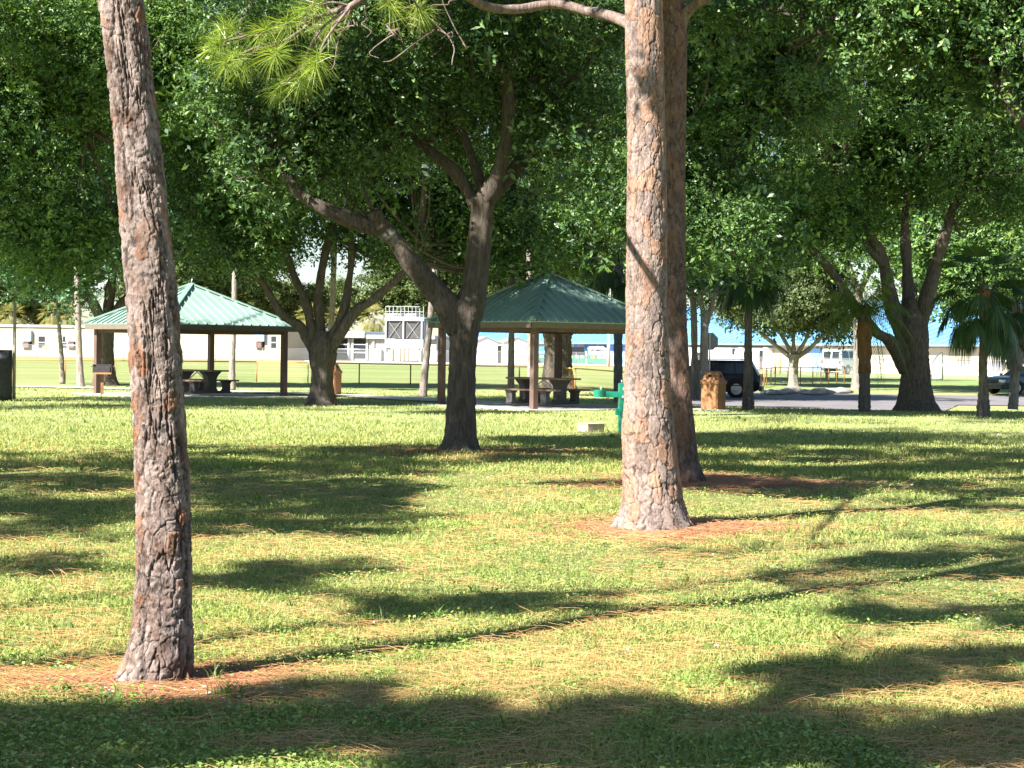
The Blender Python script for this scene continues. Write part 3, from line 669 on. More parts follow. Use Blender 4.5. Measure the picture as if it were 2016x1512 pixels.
tree('oak_tree', 'dark trunked oak rising behind the sunlit shelter at left', OC,
     [(207, 766, 84), (207, 758, 58), (207, 740, 42), (207, 700, 33), (207, 660, 34), (206, 635, 42)],
     [([(204, 650, 0), (190, 610, -.2), (160, 560, -.4), (110, 500, -.5), (60, 430, -.6)], 26, 12), ([(208, 650, 0), (215, 590, .2), (222, 520, .3), (215, 430, .4)], 26, 14), ([(212, 650, 0), (240, 600, 0), (300, 540, .1), (370, 480, .2), (430, 400, .3)], 24, 12)],
     [(190, 400, 0, 330, 190, 5.5, 130), (110, 570, -2, 90, 60, 2.0, 26), (60, 510, 0, 150, 70, 3.0, 40), (330, 500, 1, 110, 60, 2.4, 26), (300, 210, 0, 320, 150, 5, 90), (250, 10, -3, 360, 130, 7, 90), (470, 440, 0, 130, 110, 3, 36)],
     .15, .068, 60, 103, barkD, leafC, rc=(.6, 1.25))
tree('oak_tree', 'thick oak trunk standing behind the shaded picnic shelter', OD,
     [(1102, 776, 100), (1100, 766, 76), (1099, 740, 60), (1099, 700, 52), (1098, 665, 54), (1098, 640, 72), (1096, 615, 80)],
     [([(1086, 640, 0), (1050, 590, 0), (1000, 530, .2), (940, 460, .3)], 36, 16), ([(1100, 640, 0), (1105, 560, .2), (1110, 460, .3), (1090, 360, .3)], 40, 20), ([(1110, 640, 0), (1150, 590, 0), (1200, 520, -.3), (1240, 440, -.3)], 36, 16)],
     [(1110, 380, 0, 290, 170, 6, 130), (1120, 520, -3, 130, 45, 2.2, 34), (1080, 180, 0, 300, 160, 5.5, 90), (1050, 0, -3, 320, 120, 7, 90), (1010, 440, -4, 110, 70, 2.5, 34)],
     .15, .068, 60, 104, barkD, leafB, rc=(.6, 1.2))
tree('oak_tree', 'massive broad oak with two spreading limbs near the road', OE,
     [(1806, 820, 160), (1805, 811, 106), (1804, 796, 80), (1803, 770, 64), (1803, 730, 54), (1800, 690, 54), (1797, 650, 60), (1795, 620, 46), (1794, 590, 22)],
     [([(1788, 720, 0), (1775, 660, 0), (1758, 605, 0), (1748, 560, 0), (1738, 510, 0), (1722, 480, -.1), (1690, 420, -.1), (1640, 340, .1)], 40, 13), ([(1795, 700, .1), (1790, 630, .2), (1788, 570, .3), (1785, 510, .4), (1782, 440, .5), (1790, 330, .6)], 34, 14), ([(1804, 710, 0), (1813, 640, 0), (1826, 585, -.1), (1838, 540, -.1), (1848, 500, -.1), (1862, 460, -.2), (1880, 400, 0), (1930, 300, .2)], 40, 14),
      ([(1782, 730, 0), (1766, 694, -.2), (1750, 670, -.4), (1720, 650, -.6), (1680, 600, -.8), (1655, 560, -.8), (1625, 520, -.9), (1580, 470, -.9)], 30, 15), ([(1740, 520, 0), (1715, 495, -.2), (1702, 478, -.3)], 20, 8)],
     [(1800, 300, .8, 340, 170, 4.6, 150), (1560, 420, -.5, 150, 110, 2.4, 50), (1800, 90, .5, 400, 170, 4.5, 130), (1760, -200, -3, 430, 200, 6, 110), (1960, 420, .5, 110, 70, 2.4, 26)],
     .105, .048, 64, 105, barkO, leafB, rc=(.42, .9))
# trees whose trunks stand out of sight, behind the pines or beyond the edge
LFT = onground(-330, 48)
tree('oak_tree', 'bright leaved oak filling the upper left corner', LFT,
     [(-330, 822, 120), (-330, 790, 80), (-330, 740, 66), (-320, 640, 62), (-300, 560, 66)],
     [([(-300, 580, 0), (-200, 480, 0), (-90, 400, .2), (20, 300, .3), (120, 200, .4)], 44, 18), ([(-305, 570, 0), (-290, 430, .2), (-240, 280, .3), (-190, 120, .3)], 46, 20), ([(230, 286, -.2), (185, 262, -.2), (150, 235, -.2), (125, 215, -.1), (80, 190, 0)], 13, 6)],
     [(70, 110, 0, 300, 190, 3.4, 150), (330, 180, .6, 150, 190, 2.6, 60), (20, 330, 0, 180, 110, 2.4, 44), (100, 480, .5, 190, 70, 2.4, 50), (40, -200, 1, 380, 130, 4, 44), (-250, 200, 0, 300, 260, 3.6, 60)],
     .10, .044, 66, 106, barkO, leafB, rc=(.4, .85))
MID = onground(1298, 46)
tree('oak_tree', 'oak growing directly behind the pair of close pines', MID,
     [(1298, 822, 60), (1298, 760, 42), (1298, 640, 40), (1300, 480, 38)], [([(1300, 520, 0), (1360, 420, .1), (1440, 320, .2), (1520, 220, .3)], 26, 10), ([(1300, 500, 0), (1310, 360, .2), (1330, 220, .2)], 28, 12), ([(1298, 520, 0), (1250, 420, 0), (1200, 320, .1)], 24, 10)],
     [(1430, 190, .6, 250, 190, 3.2, 120), (1200, 330, .8, 110, 190, 2.6, 56), (1420, 440, .5, 170, 110, 2.4, 56), (1520, 30, .6, 250, 120, 3, 70), (1400, -190, -3.5, 420, 200, 6, 100)],
     .095, .043, 62, 107, barkD, leafA, rc=(.38, .82))
RGT = onground(2440, 24)
tree('oak_tree', 'near oak reaching in over the upper right corner', RGT,
     [(2440, 930, 180), (2440, 880, 110), (2430, 700, 90), (2400, 480, 96)],
     [([(2400, 520, 0), (2250, 400, 0), (2110, 310, 0), (2030, 250, 0), (1985, 195, 0), (1940, 130, .1), (1895, 85, .2), (1840, 40, .3), (1760, 0, .4)], 50, 9), ([(1975, 180, 0), (1985, 110, 0), (1975, 20, .1), (1960, -80, .1)], 30, 16), ([(2030, 250, 0), (2000, 150, .3), (2010, 50, .3)], 24, 12), ([(1830, 36, .3), (1700, 40, .4), (1560, 30, .5), (1480, 10, .6)], 12, 5)],
     [(1800, 30, .5, 270, 120, 1.5, 90), (2010, 80, .2, 110, 160, 1.2, 50), (1650, -60, .8, 300, 90, 1.6, 40), (1420, 30, .6, 70, 60, .5, 7), (2250, 100, .8, 250, 250, 2.4, 40)],
     .075, .034, 52, 108, barkD, leafA, rc=(.24, .5), core=.2, corescale=1.9)
for i, (u, D, label, cr, mt_) in enumerate([
    (1298, 112, 'oak by the road far behind the paired pines', [(1330, 470, 0, 230, 150, 7, 110), (1330, 290, 0, 260, 120, 6, 60)], leafC),
    (1796, 96, 'oak across the road behind the massive broad oak', [(1840, 470, 0, 240, 130, 6, 90), (1800, 320, 0, 280, 130, 6, 60)], leafB),
    (2075, 88, 'sunlit tree across the road beside the right hand palms', [(1960, 520, 0, 130, 100, 4, 150), (1890, 470, 1, 90, 70, 3, 40), (2100, 350, 0, 240, 150, 6, 60)], leafB)]):
    b_ = onground(u, D)
    tree('oak_tree', label, b_, [(u, 690+9400/D, 30), (u, 730, 22), (u, 600, 20), (u, 520, 22)], [([(u, 560, 0), (u-60, 480, 0), (u-130, 400, .3)], 14, 6), ([(u, 560, 0), (u+60, 480, 0), (u+140, 390, .3)], 14, 6)],
         cr, .20, .09, 50, 120+i, barkD, mt_, rc=(.8, 1.6), twig=.2, lim=False)
OF = gp(1562, 762)
tree('oak_tree', 'small umbrella shaped oak on the kerbed island beyond the road', OF,
     [(1562, 766, 32), (1562, 757, 22), (1562, 740, 18), (1563, 715, 18), (1563, 698, 24)],
     [([(1560, 706, 0), (1540, 690, 0), (1515, 670, -.2), (1490, 650, -.3), (1450, 622, -.3)], 11, 5), ([(1562, 704, 0), (1550, 680, 0), (1536, 655, .3), (1520, 620, .4)], 11, 5), ([(1563, 702, 0), (1562, 670, 0), (1560, 620, .2)], 10, 5), ([(1564, 704, 0), (1580, 680, 0), (1592, 655, -.2), (1600, 610, -.3)], 10, 5), ([(1565, 706, 0), (1592, 688, 0), (1612, 668, -.3), (1640, 645, -.4), (1670, 620, -.4)], 11, 5)],
     [(1555, 610, 0, 135, 44, 3.4, 84), (1560, 560, 0, 120, 50, 3, 50), (1460, 600, 0, 50, 30, 1.6, 16), (1650, 640, 0, 36, 26, 1.4, 12)],
     .17, .08, 46, 130, barkG, leafmat('olive_leaf', [(.1, (.05, .075, .03)), (.45, (.10, .14, .05)), (.75, (.17, .21, .08)), (.95, (.26, .28, .12))], .25, .5, .4), rc=(.45, .9), lim=False)
OG = gp(1385, 788)
tree('oak_tree', 'pale barked slender twin trunk tree beside the stop sign', OG,
     [(1386, 794, 24), (1386, 780, 19), (1386, 720, 17), (1387, 660, 16), (1388, 610, 17)],
     [([(1368, 792, .5), (1368, 740, .5), (1367, 680, .5), (1366, 620, .5), (1360, 560, .5), (1340, 500, .5)], 17, 10), ([(1388, 630, 0), (1380, 590, 0), (1378, 540, .1), (1370, 470, .1)], 13, 7), ([(1390, 640, 0), (1402, 600, -.1), (1412, 560, -.1), (1440, 490, -.1)], 12, 6)],
     [(1420, 530, 0, 150, 70, 3, 70), (1400, 440, 0, 170, 80, 3, 50)], .11, .05, 56, 131, barkG, leafC, rc=(.45, .9))
OH = gp(1688, 768)
tree('oak_tree', 'dappled trunk of an oak just across the road', OH,
     [(1688, 774, 40), (1688, 766, 26), (1688, 740, 20), (1689, 690, 18), (1690, 620, 18), (1690, 560, 18)], [([(1690, 580, 0), (1670, 520, 0), (1640, 460, .2)], 13, 6), ([(1690, 580, 0), (1720, 520, 0), (1750, 450, .2)], 13, 6)],
     [(1700, 460, 0, 190, 100, 4, 80)], .18, .08, 46, 132, barkG, leafB, rc=(.6, 1.2))
# ------------------------------------------------------------------ palms
palmT = oakbark('palm_bark', (.30, .25, .21), (.46, .40, .35), (.5, .46, .42), lo=.7)
palmD = oakbark('dark_palm_bark', (.13, .11, .10), (.22, .19, .17), (.3, .28, .26), lo=.7)
fibM = oakbark('palm_fibre', (.20, .10, .045), (.34, .19, .09), (.4, .25, .12), lo=.66)
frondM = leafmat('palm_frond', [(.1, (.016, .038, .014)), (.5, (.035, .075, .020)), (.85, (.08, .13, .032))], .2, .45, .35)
frondY = leafmat('sunlit_palm_frond', [(.1, (.06, .11, .02)), (.5, (.13, .21, .04)), (.85, (.26, .30, .07))], .35, .4, .5)  # brighter copy of the frond greens, sunlight put into the colour
deadM = leafmat('dead_frond', [(.1, (.16, .12, .08)), (.5, (.32, .27, .20)), (.9, (.50, .45, .38))], .1, .7, .2)
goldM = leafmat('golden_frond', [(.1, (.14, .17, .04)), (.5, (.28, .28, .08)), (.9, (.48, .38, .14))], .3, .5, .3)
def fan(VV, FF, c, az, el, pet, rad, droop, rg, nseg=26, spread=2.5, w=.05):
    """one fan leaf: stalk, then folded segments radiating from its tip and drooping"""
    c = np.array(c); d = np.array([math.cos(az)*math.cos(el), math.sin(az)*math.cos(el), math.sin(el)])
    side = np.array([-math.sin(az), math.cos(az), 0]); tip = c+d*pet+np.array([0, 0, -.12*pet*droop]); mid = c+d*pet*.5+np.array([0, 0, .05*pet])
    up = np.cross(d, side)*-1
    for a_, b_ in ((c, mid), (mid, tip)):
        b = len(VV); VV += [a_-side*.02, a_+side*.02, b_+side*.015, b_-side*.015]; FF.append((b, b+1, b+2, b+3))
    dd = d*.75+np.array([0, 0, -.3*droop]); dd /= np.linalg.norm(dd)
    for i in range(nseg):
        t = (i/(nseg-1)-.5)*spread; L = rad*(.72+.28*math.cos(t))*rg.uniform(.85, 1.1)
        q = dd*math.cos(t)+side*math.sin(t); q /= np.linalg.norm(q); s = np.cross(q, up); s /= max(1e-6, np.linalg.norm(s))
        m1 = tip+q*L*.55+np.array([0, 0, -.08*L*droop]); e1 = tip+q*L*(1-.12*droop)+np.array([0, 0, -(.34*droop)*L])
        b = len(VV); VV += [tip, m1+s*w/2, e1, m1-s*w/2]; FF.append((b, b+1, b+2, b+3))
def feather(VV, FF, c, az, el, ln, rg, droop=1.0, n=26, ll=.5, w=.035):
    """one arching feather leaf with hanging leaflets"""
    c = np.array(c); h = np.array([math.cos(az), math.sin(az), 0]); side = np.array([-math.sin(az), math.cos(az), 0]); prev = c
    for i in range(n):
        t = (i+1)/n; p = c+h*ln*math.cos(el)*t*(1-.18*t*droop)+np.array([0, 0, ln*(math.sin(el)*t-.62*droop*t*t)])
        b = len(VV); VV += [prev-side*.012, prev+side*.012, p+side*.01, p-side*.01]; FF.append((b, b+1, b+2, b+3))
        tg = p-prev; tg /= np.linalg.norm(tg)
        for sg in (-1, 1):
            L = ll*(1-.5*abs(t-.45))*rg.uniform(.8, 1.1); q = side*sg*.55+tg*.45+np.array([0, 0, -.75]); q /= np.linalg.norm(q)
            b = len(VV); VV += [p, p+q*L*.5+tg*w/2, p+q*L, p+q*L*.5-tg*w/2]; FF.append((b, b+1, b+2, b+3))
        prev = p
def palm(label, base, trunk, crown, n, kind='fan', mat=None, bark=None, fibre=None, dead=None, rad=.8, pet=.7, seed=1, droopy=(.3, 1.6), els=(-.9, 1.0), group='palms of the park', nseg=26):
    rg = np.random.default_rng(seed); D = base.y; s = D/F; t = thing('palm_tree', base, label, 'palm', 0, group)
    P = [tuple(at(u, v, D))+(w*s/2,) for u, v, w in trunk]; sp = spline(P, 10); mb = MB()
    sp[:, 3] *= 1+.05*np.sin(np.arange(len(sp))*2.1)+.02*rg.normal(0, 1, len(sp))
    mb.tube(sp[:, :3], list(sp[:, 3]), 16, wob=.03); mb.build('trunk', bark or palmT, t, True, off=base)
    if fibre:
        (v0, v1, w0, w1) = fibre; us = np.interp([v0, v1], [q[1] for q in trunk][::-1], [q[0] for q in trunk][::-1])
        mb = MB(); P = [tuple(at(us[0]+(us[1]-us[0])*k, v0+(v1-v0)*k, D)) for k in np.linspace(0, 1, 9)]
        mb.tube(P, [((w0+(w1-w0)*k)*s/2)*(1+.12*math.sin(k*19)) for k in np.linspace(0, 1, 9)], 14, wob=.12); mb.build('fibre_sheath', fibM, t, True, off=base)
    VV, FF = [], []; c = at(crown[0], crown[1], D)
    for i in range(n):
        k = (i+.5)/n; az = i*2.399+rg.uniform(-.3, .3); el = els[0]+(els[1]-els[0])*k; dr = droopy[1]+(droopy[0]-droopy[1])*k
        if kind == 'fan': fan(VV, FF, c, az, el, pet*rg.uniform(.8, 1.15), rad*rg.uniform(.85, 1.1), dr, rg, nseg)
        else: feather(VV, FF, c, az, el, rad*rg.uniform(.85, 1.1), rg, dr)
    npmesh('crown', np.array(VV)-np.array(base), [np.array(FF)], mat or frondM, t)
    if dead:
        (v0, v1, nd, r) = dead; VV, FF = [], []
        for i in range(nd):
            v = v0+(v1-v0)*rg.uniform(0, 1); az = rg.uniform(0, 6.28); p = at(crown[0], v, D)
            fan(VV, FF, p, az, -.75+rg.uniform(-.3, .4), .25, r*rg.uniform(.7, 1.1), 1.2, rg, 12, 1.3, .05)
        npmesh('dead_fronds', np.array(VV)-np.array(base), [np.array(FF)], deadM, t)
    return t
palm('drooping fan palm with dark slender trunk right of the massive oak', gp(1936, 822), [(1936, 828, 28), (1936, 800, 26), (1936, 760, 18), (1935, 720, 17), (1937, 660, 16), (1938, 600, 18), (1938, 560, 16)], (1939, 566), 30, bark=palmD, fibre=(650, 570, 18, 24), rad=.85, pet=.95, seed=3, droopy=(.5, 2.2), els=(-1.15, 1.0))
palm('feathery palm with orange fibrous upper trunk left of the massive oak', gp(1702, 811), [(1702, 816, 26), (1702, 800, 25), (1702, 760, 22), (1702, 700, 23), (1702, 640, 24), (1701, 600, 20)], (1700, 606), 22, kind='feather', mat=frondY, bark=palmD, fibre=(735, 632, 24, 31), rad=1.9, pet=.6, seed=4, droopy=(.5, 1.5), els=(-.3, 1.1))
palm('pale trunked palm with a shaggy grey skirt at the right edge', onground(1998, 58), [(1994, 806, 21), (1996, 780, 19), (1998, 740, 19), (2000, 700, 18), (2002, 640, 20), (2003, 600, 20)], (2003, 596), 22, mat=frondM, dead=(612, 690, 60, .55), rad=.85, pet=.7, seed=5)
palm('straight dark trunked palm between the litter bin and the road', gp(1473, 807), [(1473, 814, 36), (1473, 806, 27), (1473, 780, 22), (1473, 720, 18), (1473, 660, 15), (1473, 600, 15), (1473, 530, 14)], (1473, 526), 26, bark=palmD, rad=.85, pet=.8, seed=6)
palm('bluish grey trunked palm directly behind the drinking fountain', gp(1217, 792), [(1217, 800, 20), (1217, 780, 19), (1217, 720, 18), (1217, 640, 18), (1218, 560, 17), (1218, 520, 17)], (1218, 515), 22, bark=oakbark('slate_palm_bark', (.17, .17, .19), (.27, .27, .30), (.42, .42, .44), lo=.64), rad=.9, pet=.8, seed=7)
for i, (u, v, label, tr, w) in enumerate([
    (122, 756, 'thin leaning palm trunk in the field, leftmost of the field palms', [(123, 756), (121, 700), (116, 640), (111, 560), (106, 480)], 8),
    (158, 763, 'pale stout palm trunk just left of the sunlit shelter', [(159, 763), (157, 720), (154, 640), (152, 560), (150, 470)], 12),
    (457, 769, 'palm trunk in the field seen through the sunlit shelter', [(457, 769), (457, 720), (460, 640), (462, 560), (464, 470)], 11),
    (832, 781, 'palm trunk leaning right beside the shaded shelter', [(832, 782), (836, 740), (844, 660), (852, 580), (862, 470)], 13),
    (1005, 797, 'pale palm trunk behind the picnic table of the shaded shelter', [(1005, 797), (1006, 740), (1007, 660), (1008, 580), (1009, 460)], 12),
    (1044, 776, 'sunlit palm trunk hidden behind the near post of the shaded shelter', [(1044, 776), (1044, 720), (1043, 640), (1042, 560), (1042, 460)], 10),
    (650, 762, 'pinkish palm trunk rising behind the low forking oak', [(645, 762), (648, 700), (652, 640), (655, 580), (658, 500), (660, 430)], 11)]):
    b_ = gp(u, v); palm(label, b_, [(a, c, w*(1.45 if k == 0 else 1.12 if k == 1 else 1)) for k, (a, c) in enumerate(tr+[(tr[-1][0]+4, tr[-1][1]-130)])], (tr[-1][0]+4, tr[-1][1]-130), 20, mat=frondM, rad=.9, pet=.9, seed=20+i, group='palm trunks out in the field')

# ------------------------------------------------------------------ shelters
roofM = plain('green_roof_metal', (.25, .37, .315), .45, var=.18, scale=.8, spec=.5)
ridgeM = plain('green_ridge_metal', (.20, .32, .265), .4, var=.1)
woodM = plain('brown_painted_wood', (.155, .095, .075), .75, var=.3, scale=3, bmp=.2)
beamM = plain('shaded_fascia', (.17, .135, .10), .7, var=.2)  # tan darkened, the shade at the eave is put into this colour
steelM = plain('galvanised_steel', (.45, .46, .47), .35, .7, .2)
def shelter(label, c, phi, zE, zA, finial=False):
    t = thing('picnic_shelter', (c.x, c.y, g1(c.x, c.y)+.02), label, 'shelter', R(45)+phi, 'green roofed picnic shelters')
    s, e = 3.03/math.sqrt(2), 3.48/math.sqrt(2)
    cor = [(-1, -1), (1, -1), (1, 1), (-1, 1)]
    for a, b in cor:
        MB().box((a*s, b*s, (zE-.1)/2), (.17, .17, zE-.1)).build('post', woodM, t, bevel=.008)
    roof = MB(); T = Vector((0, 0, zA))
    for i in range(4):
        A = Vector((cor[i][0]*e, cor[i][1]*e, zE)); B = Vector((cor[(i+1) % 4][0]*e, cor[(i+1) % 4][1]*e, zE))
        roof.slab([A, B, T], .04)
        M_ = (A+B)/2; ax = (B-A)/2; nrm = (B-A).cross(T-A).normalized()
        if nrm.z < 0: nrm = -nrm
        for k in np.arange(-7, 8):
            q = k/7.6
            a_ = M_+ax*q; b_ = a_+(T-M_)*(1-abs(q))
            roof.bar(a_+nrm*.018, b_+nrm*.018, .032, .05)
    rf = roof.build('roof', roofM, t)
    for i in range(4):
        A = Vector((cor[i][0]*e, cor[i][1]*e, zE)); d = (T-A)
        MB().bar(A+Vector((0, 0, .045)), A+d*.995+Vector((0, 0, .045)), .17, .05).build('ridge_cap', ridgeM, t)
        a = Vector((cor[i][0]*(e-.04), cor[i][1]*(e-.04), zE-.10)); b = Vector((cor[(i+1) % 4][0]*(e-.04), cor[(i+1) % 4][1]*(e-.04), zE-.10))
        k = (b-a).normalized()*.031; MB().bar(a-k*0, b-k*2.0, .06, .15).build('eave_beam', beamM, t)
        a2 = Vector((cor[i][0]*s, cor[i][1]*s, zE-.19)); b2 = Vector((cor[(i+1) % 4][0]*s, cor[(i+1) % 4][1]*s, zE-.19)); k = (b2-a2).normalized()*.09
        MB().bar(a2+k, b2-k, .08, .17).build('roof_beam', woodM, t)
    if finial: MB().tube([(0, 0, zA), (.02, 0, zA+.13), (.05, 0, zA+.30)], [.035, .02, .008], 8).build('finial', steelM, t, True)
    return t
shelter('open picnic shelter with its green roof in tree shade', CR, PHI_R, 2.37, 3.78)
shelter('open picnic shelter with pale green roof in full sun', CL, PHI_L, 2.25, 3.54, True)

tabM = plain('brown_table_boards', (.26, .17, .105), .65, var=.3, scale=4, bmp=.2)
pedM = plain('dark_concrete', (.085, .08, .078), .85, var=.25, scale=5, bmp=.2)
def picnic_table(loc, rz, label):
    t = thing('picnic_table', loc, label, 'picnic table', rz, 'picnic tables under the shelters')
    b = MB()
    for k in range(5): b.box((0, -.32+.16*k, .765), (2.05, .15, .05))
    b.build('tabletop', tabM, t, bevel=.008)
    for sg in (-1, 1):
        b = MB()
        for k in (-.075, .075): b.box((0, sg*.72+k, .455), (2.05, .14, .05))
        b.build('bench', tabM, t, bevel=.008)
    for x in (-.58, .58):
        P = [(-.82, .05), (.82, .05), (.86, .10), (.82, .12), (.82, .35), (.90, .43), (.54, .43), (.64, .35), (.64, .19), (.57, .13), (.26, .13), (.19, .22), (.19, .50), (.24, .60), (.42, .74),
             (-.42, .74), (-.24, .60), (-.19, .50), (-.19, .22), (-.26, .13), (-.57, .13), (-.64, .19), (-.64, .35), (-.54, .43), (-.90, .43), (-.82, .35), (-.82, .12), (-.86, .10)]
        M_ = Matrix(((0, 1, 0), (1, 0, 0), (0, 0, 1)))
        MB().prism(P, x-.10, x+.10, M_).build('pedestal', pedM, t)
    MB().bar((-.45, 0, .40), (0, 0, .72), .03).bar((.45, 0, .40), (.02, 0, .72), .03).build('brace', steelM, t)
    return t
tc = at(1070, 700, 51.4); picnic_table((tc.x, tc.y, .06), R(-36), 'concrete legged picnic table under the shaded shelter')
tc = at(388, 700, 58.2); picnic_table((tc.x, tc.y, .06), R(-34), 'concrete legged picnic table under the sunlit shelter')

gb = gp(201, 779); t = thing('park_grill', gb, 'dark box grill on a post beside the sunlit shelter', 'grill', R(8))
MB().box((0, 0, .35), (.09, .09, .7)).build('post', plain('rusty_post', (.30, .15, .07), .8, var=.4), t)
MB().box((0, 0, .71), (.56, .42, .035)).box((0, .20, .85), (.56, .03, .26)).box((-.27, 0, .85), (.03, .38, .26)).box((.27, 0, .85), (.03, .38, .26)).box((0, -.2, .82), (.51, .025, .19)).build('firebox', plain('sooty_steel', (.085, .075, .08), .55, .4, .3), t, bevel=.006)
MB().box((0, -.214, .705), (.58, .02, .05)).build('lip', plain('rusted_lip', (.48, .25, .10), .8, var=.3), t)
MB().bar((.28, 0, .92), (.37, -.05, .92), .02).build('handle', steelM, t); MB().bar((-.28, 0, .92), (-.36, -.05, .92), .02).build('handle', steelM, t)

# litter bins
mt, nt, b = newmat('brown_aggregate'); co = coords(nt); vn = nt.nodes.new('ShaderNodeTexVoronoi'); vn.inputs['Scale'].default_value = 55; nt.links.new(co, vn.inputs['Vector'])
nt.links.new(ramp(nt, vn.outputs['Color'], [(.1, (.26, .115, .045)), (.5, (.31, .145, .06)), (.9, (.38, .20, .09))]), b.inputs['Base Color']); b.inputs['Roughness'].default_value = .85
bump(nt, b, vn.outputs['Distance'], .5, .008); aggM = mt
lidM = plain('brown_lid', (.35, .155, .065), .55, var=.12, scale=5)
holeM = plain('dark_opening', (.01, .01, .01), .9)
def litter_bin(loc, rz, label):
    t = thing('litter_bin', loc, label, 'litter bin', rz, 'brown litter bins')
    def octo(h, c): return [(-h+c, -h), (h-c, -h), (h, -h+c), (h, h-c), (h-c, h), (-h+c, h), (-h, h-c), (-h, -h+c)]
    def stack(levels):
        mb = MB(); n = 8
        for h, c, z in levels: mb.v += [(p[0], p[1], z) for p in octo(h, c)]
        for i in range(len(levels)-1):
            for k in range(n): mb.f.append((i*n+k, i*n+(k+1) % n, (i+1)*n+(k+1) % n, (i+1)*n+k))
        mb.f.append(tuple(range(n))[::-1]); mb.f.append(tuple((len(levels)-1)*n+k for k in range(n))); return mb
    stack([(.245, .05, .0), (.265, .045, .03), (.275, .045, .74)]).build('body', aggM, t, bevel=.008)
    stack([(.29, .05, .735), (.295, .05, .75), (.295, .05, .83), (.27, .07, .85), (.26, .08, .87), (.19, .08, 1.06), (.175, .07, 1.085), (.12, .05, 1.10)]).build('lid', lidM, t, bevel=.008)
    for q in range(4):
        M_ = Matrix.Rotation(q*math.pi/2, 3, 'Z'); mb = MB().lathe([(.052, 0), (.052, .012)], 16)
        T_ = M_ @ Matrix.Rotation(R(90-25), 3, 'X'); mb.v = [tuple(T_ @ Vector(p) + M_ @ Vector((0, -.214, .968))) for p in mb.v]
        mb.build('opening', holeM, t)
    return t
bb = gp(1404, 808); litter_bin(bb, R(-35), 'brown stone finish litter bin standing by the road')
MB().box((0, 0, 0), (1.1, 1.1, .06)).build('concrete_pad', conc, bevel=.01).location = (bb.x-.15, bb.y, bb.z+.005)
tag(bpy.data.objects['concrete_pad.002'], 'small square concrete pad under the litter bin', 'pavement', kind='structure')
bb = gp(652, 778); litter_bin(bb, R(-20), 'brown litter bin half hidden behind the low forking oak')

# drinking fountain
fM = plain('green_enamel', (.012, .21, .125), .28, var=.08, spec=.6)
fb = gp(1229, 852); t = thing('drinking_fountain', fb, 'green pedestal drinking fountain half hidden by the tan pine', 'fountain', R(4))
MB().box((0, 0, .49), (.25, .2, .98)).build('pedestal', fM, t, bevel=.015)
MB().box((-.265, -.02, .755), (.28, .14, .115)).build('arm', fM, t, bevel=.012)
MB().lathe([(.115, .70), (.125, .705), (.125, .835), (.118, .84), (.10, .825), (.05, .80)], 28, (-.50, -.02, 0)).build('bowl', fM, t)
MB().lathe([(.02, .80), (.02, .86), (.026, .865), (.022, .90), (.012, .905)], 12, (-.47, .02, 0)).build('bubbler', plain('pale_brass', (.62, .55, .36), .35, .4, .1), t, True)
MB().lathe([(.022, .98), (.022, 1.03), (.012, 1.045)], 12, (-.06, 0, 0)).build('bubbler', steelM, t, True)
MB().box((-.155, 0, .415), (.06, .14, .13)).build('side_box', fM, t, bevel=.008)
b = MB().lathe([(.045, 0), (.04, .03), (.02, .04)], 16); b.v = [(p[0]-.02, -.10-p[2], p[1]+.86) for p in b.v]; b.build('push_button', steelM, t, True)
MB().box((-.02, -.125, .71), (.11, .06, .05)).build('spout_plate', plain('white_metal', (.75, .76, .76), .4), t, bevel=.012)
MB().box((.265, -.02, .90), (.28, .14, .115)).build('arm', fM, t, bevel=.012)
MB().lathe([(.115, .845), (.125, .85), (.125, .98), (.118, .985), (.10, .97), (.05, .945)], 28, (.50, -.02, 0)).build('bowl', fM, t)
sb = gp(1163, 850); t = thing('stone_block', sb, 'low tan concrete block lying on the lawn beside the fountain', 'block', R(38))
o = MB().box((0, 0, .075), (.44, .34, .15)).build('block_body', plain('tan_block', (.42, .33, .25), .9, var=.3, scale=9, bmp=.5), t, bevel=.012)
MB().box((0, 0, .162), (.46, .36, .022)).build('cap', plain('block_cap', (.50, .43, .32), .9, var=.2, scale=8), t, bevel=.006)

# wind-screened fence at the left edge
mt, nt, b = newmat('black_windscreen'); co = coords(nt); wv = nt.nodes.new('ShaderNodeTexWave'); wv.bands_direction = 'Z'; wv.inputs['Scale'].default_value = 9; wv.inputs['Distortion'].default_value = 2; nt.links.new(co, wv.inputs['Vector'])
nt.links.new(ramp(nt, mathn(nt, 'MULTIPLY', wv.outputs['Fac'], noise(nt, co, 14, 4)), [(.25, (.012, .013, .016)), (.6, (.06, .065, .075)), (.8, (.14, .15, .17))]), b.inputs['Base Color']); b.inputs['Roughness'].default_value = .7
wsM = mt
wb = gp(18, 790); t = thing('screened_fence', wb, 'fence end wrapped in black mesh windscreen at left edge', 'fence')
mb = MB(); 
for k in range(8):
    a = 2*math.pi*k/8
mb.lathe([(.30, 0), (.31, .3), (.30, .7), (.315, 1.05), (.30, 1.42)], 20, (-.26, .1, 0)); mb.box((-3.4, .3, .71), (5.8, .05, 1.42)); mb.build('windscreen', wsM, t, True)
MB().tube([(.02, .42, 0), (.02, .42, 2.75)], .045, 10).build('post', plain('weathered_pole', (.42, .38, .28), .7, var=.2), t, True)
for x in (-2.2, -4.4): MB().tube([(x, .42, 0), (x, .42, 1.5)], .03, 8).build('post', steelM, t, True)
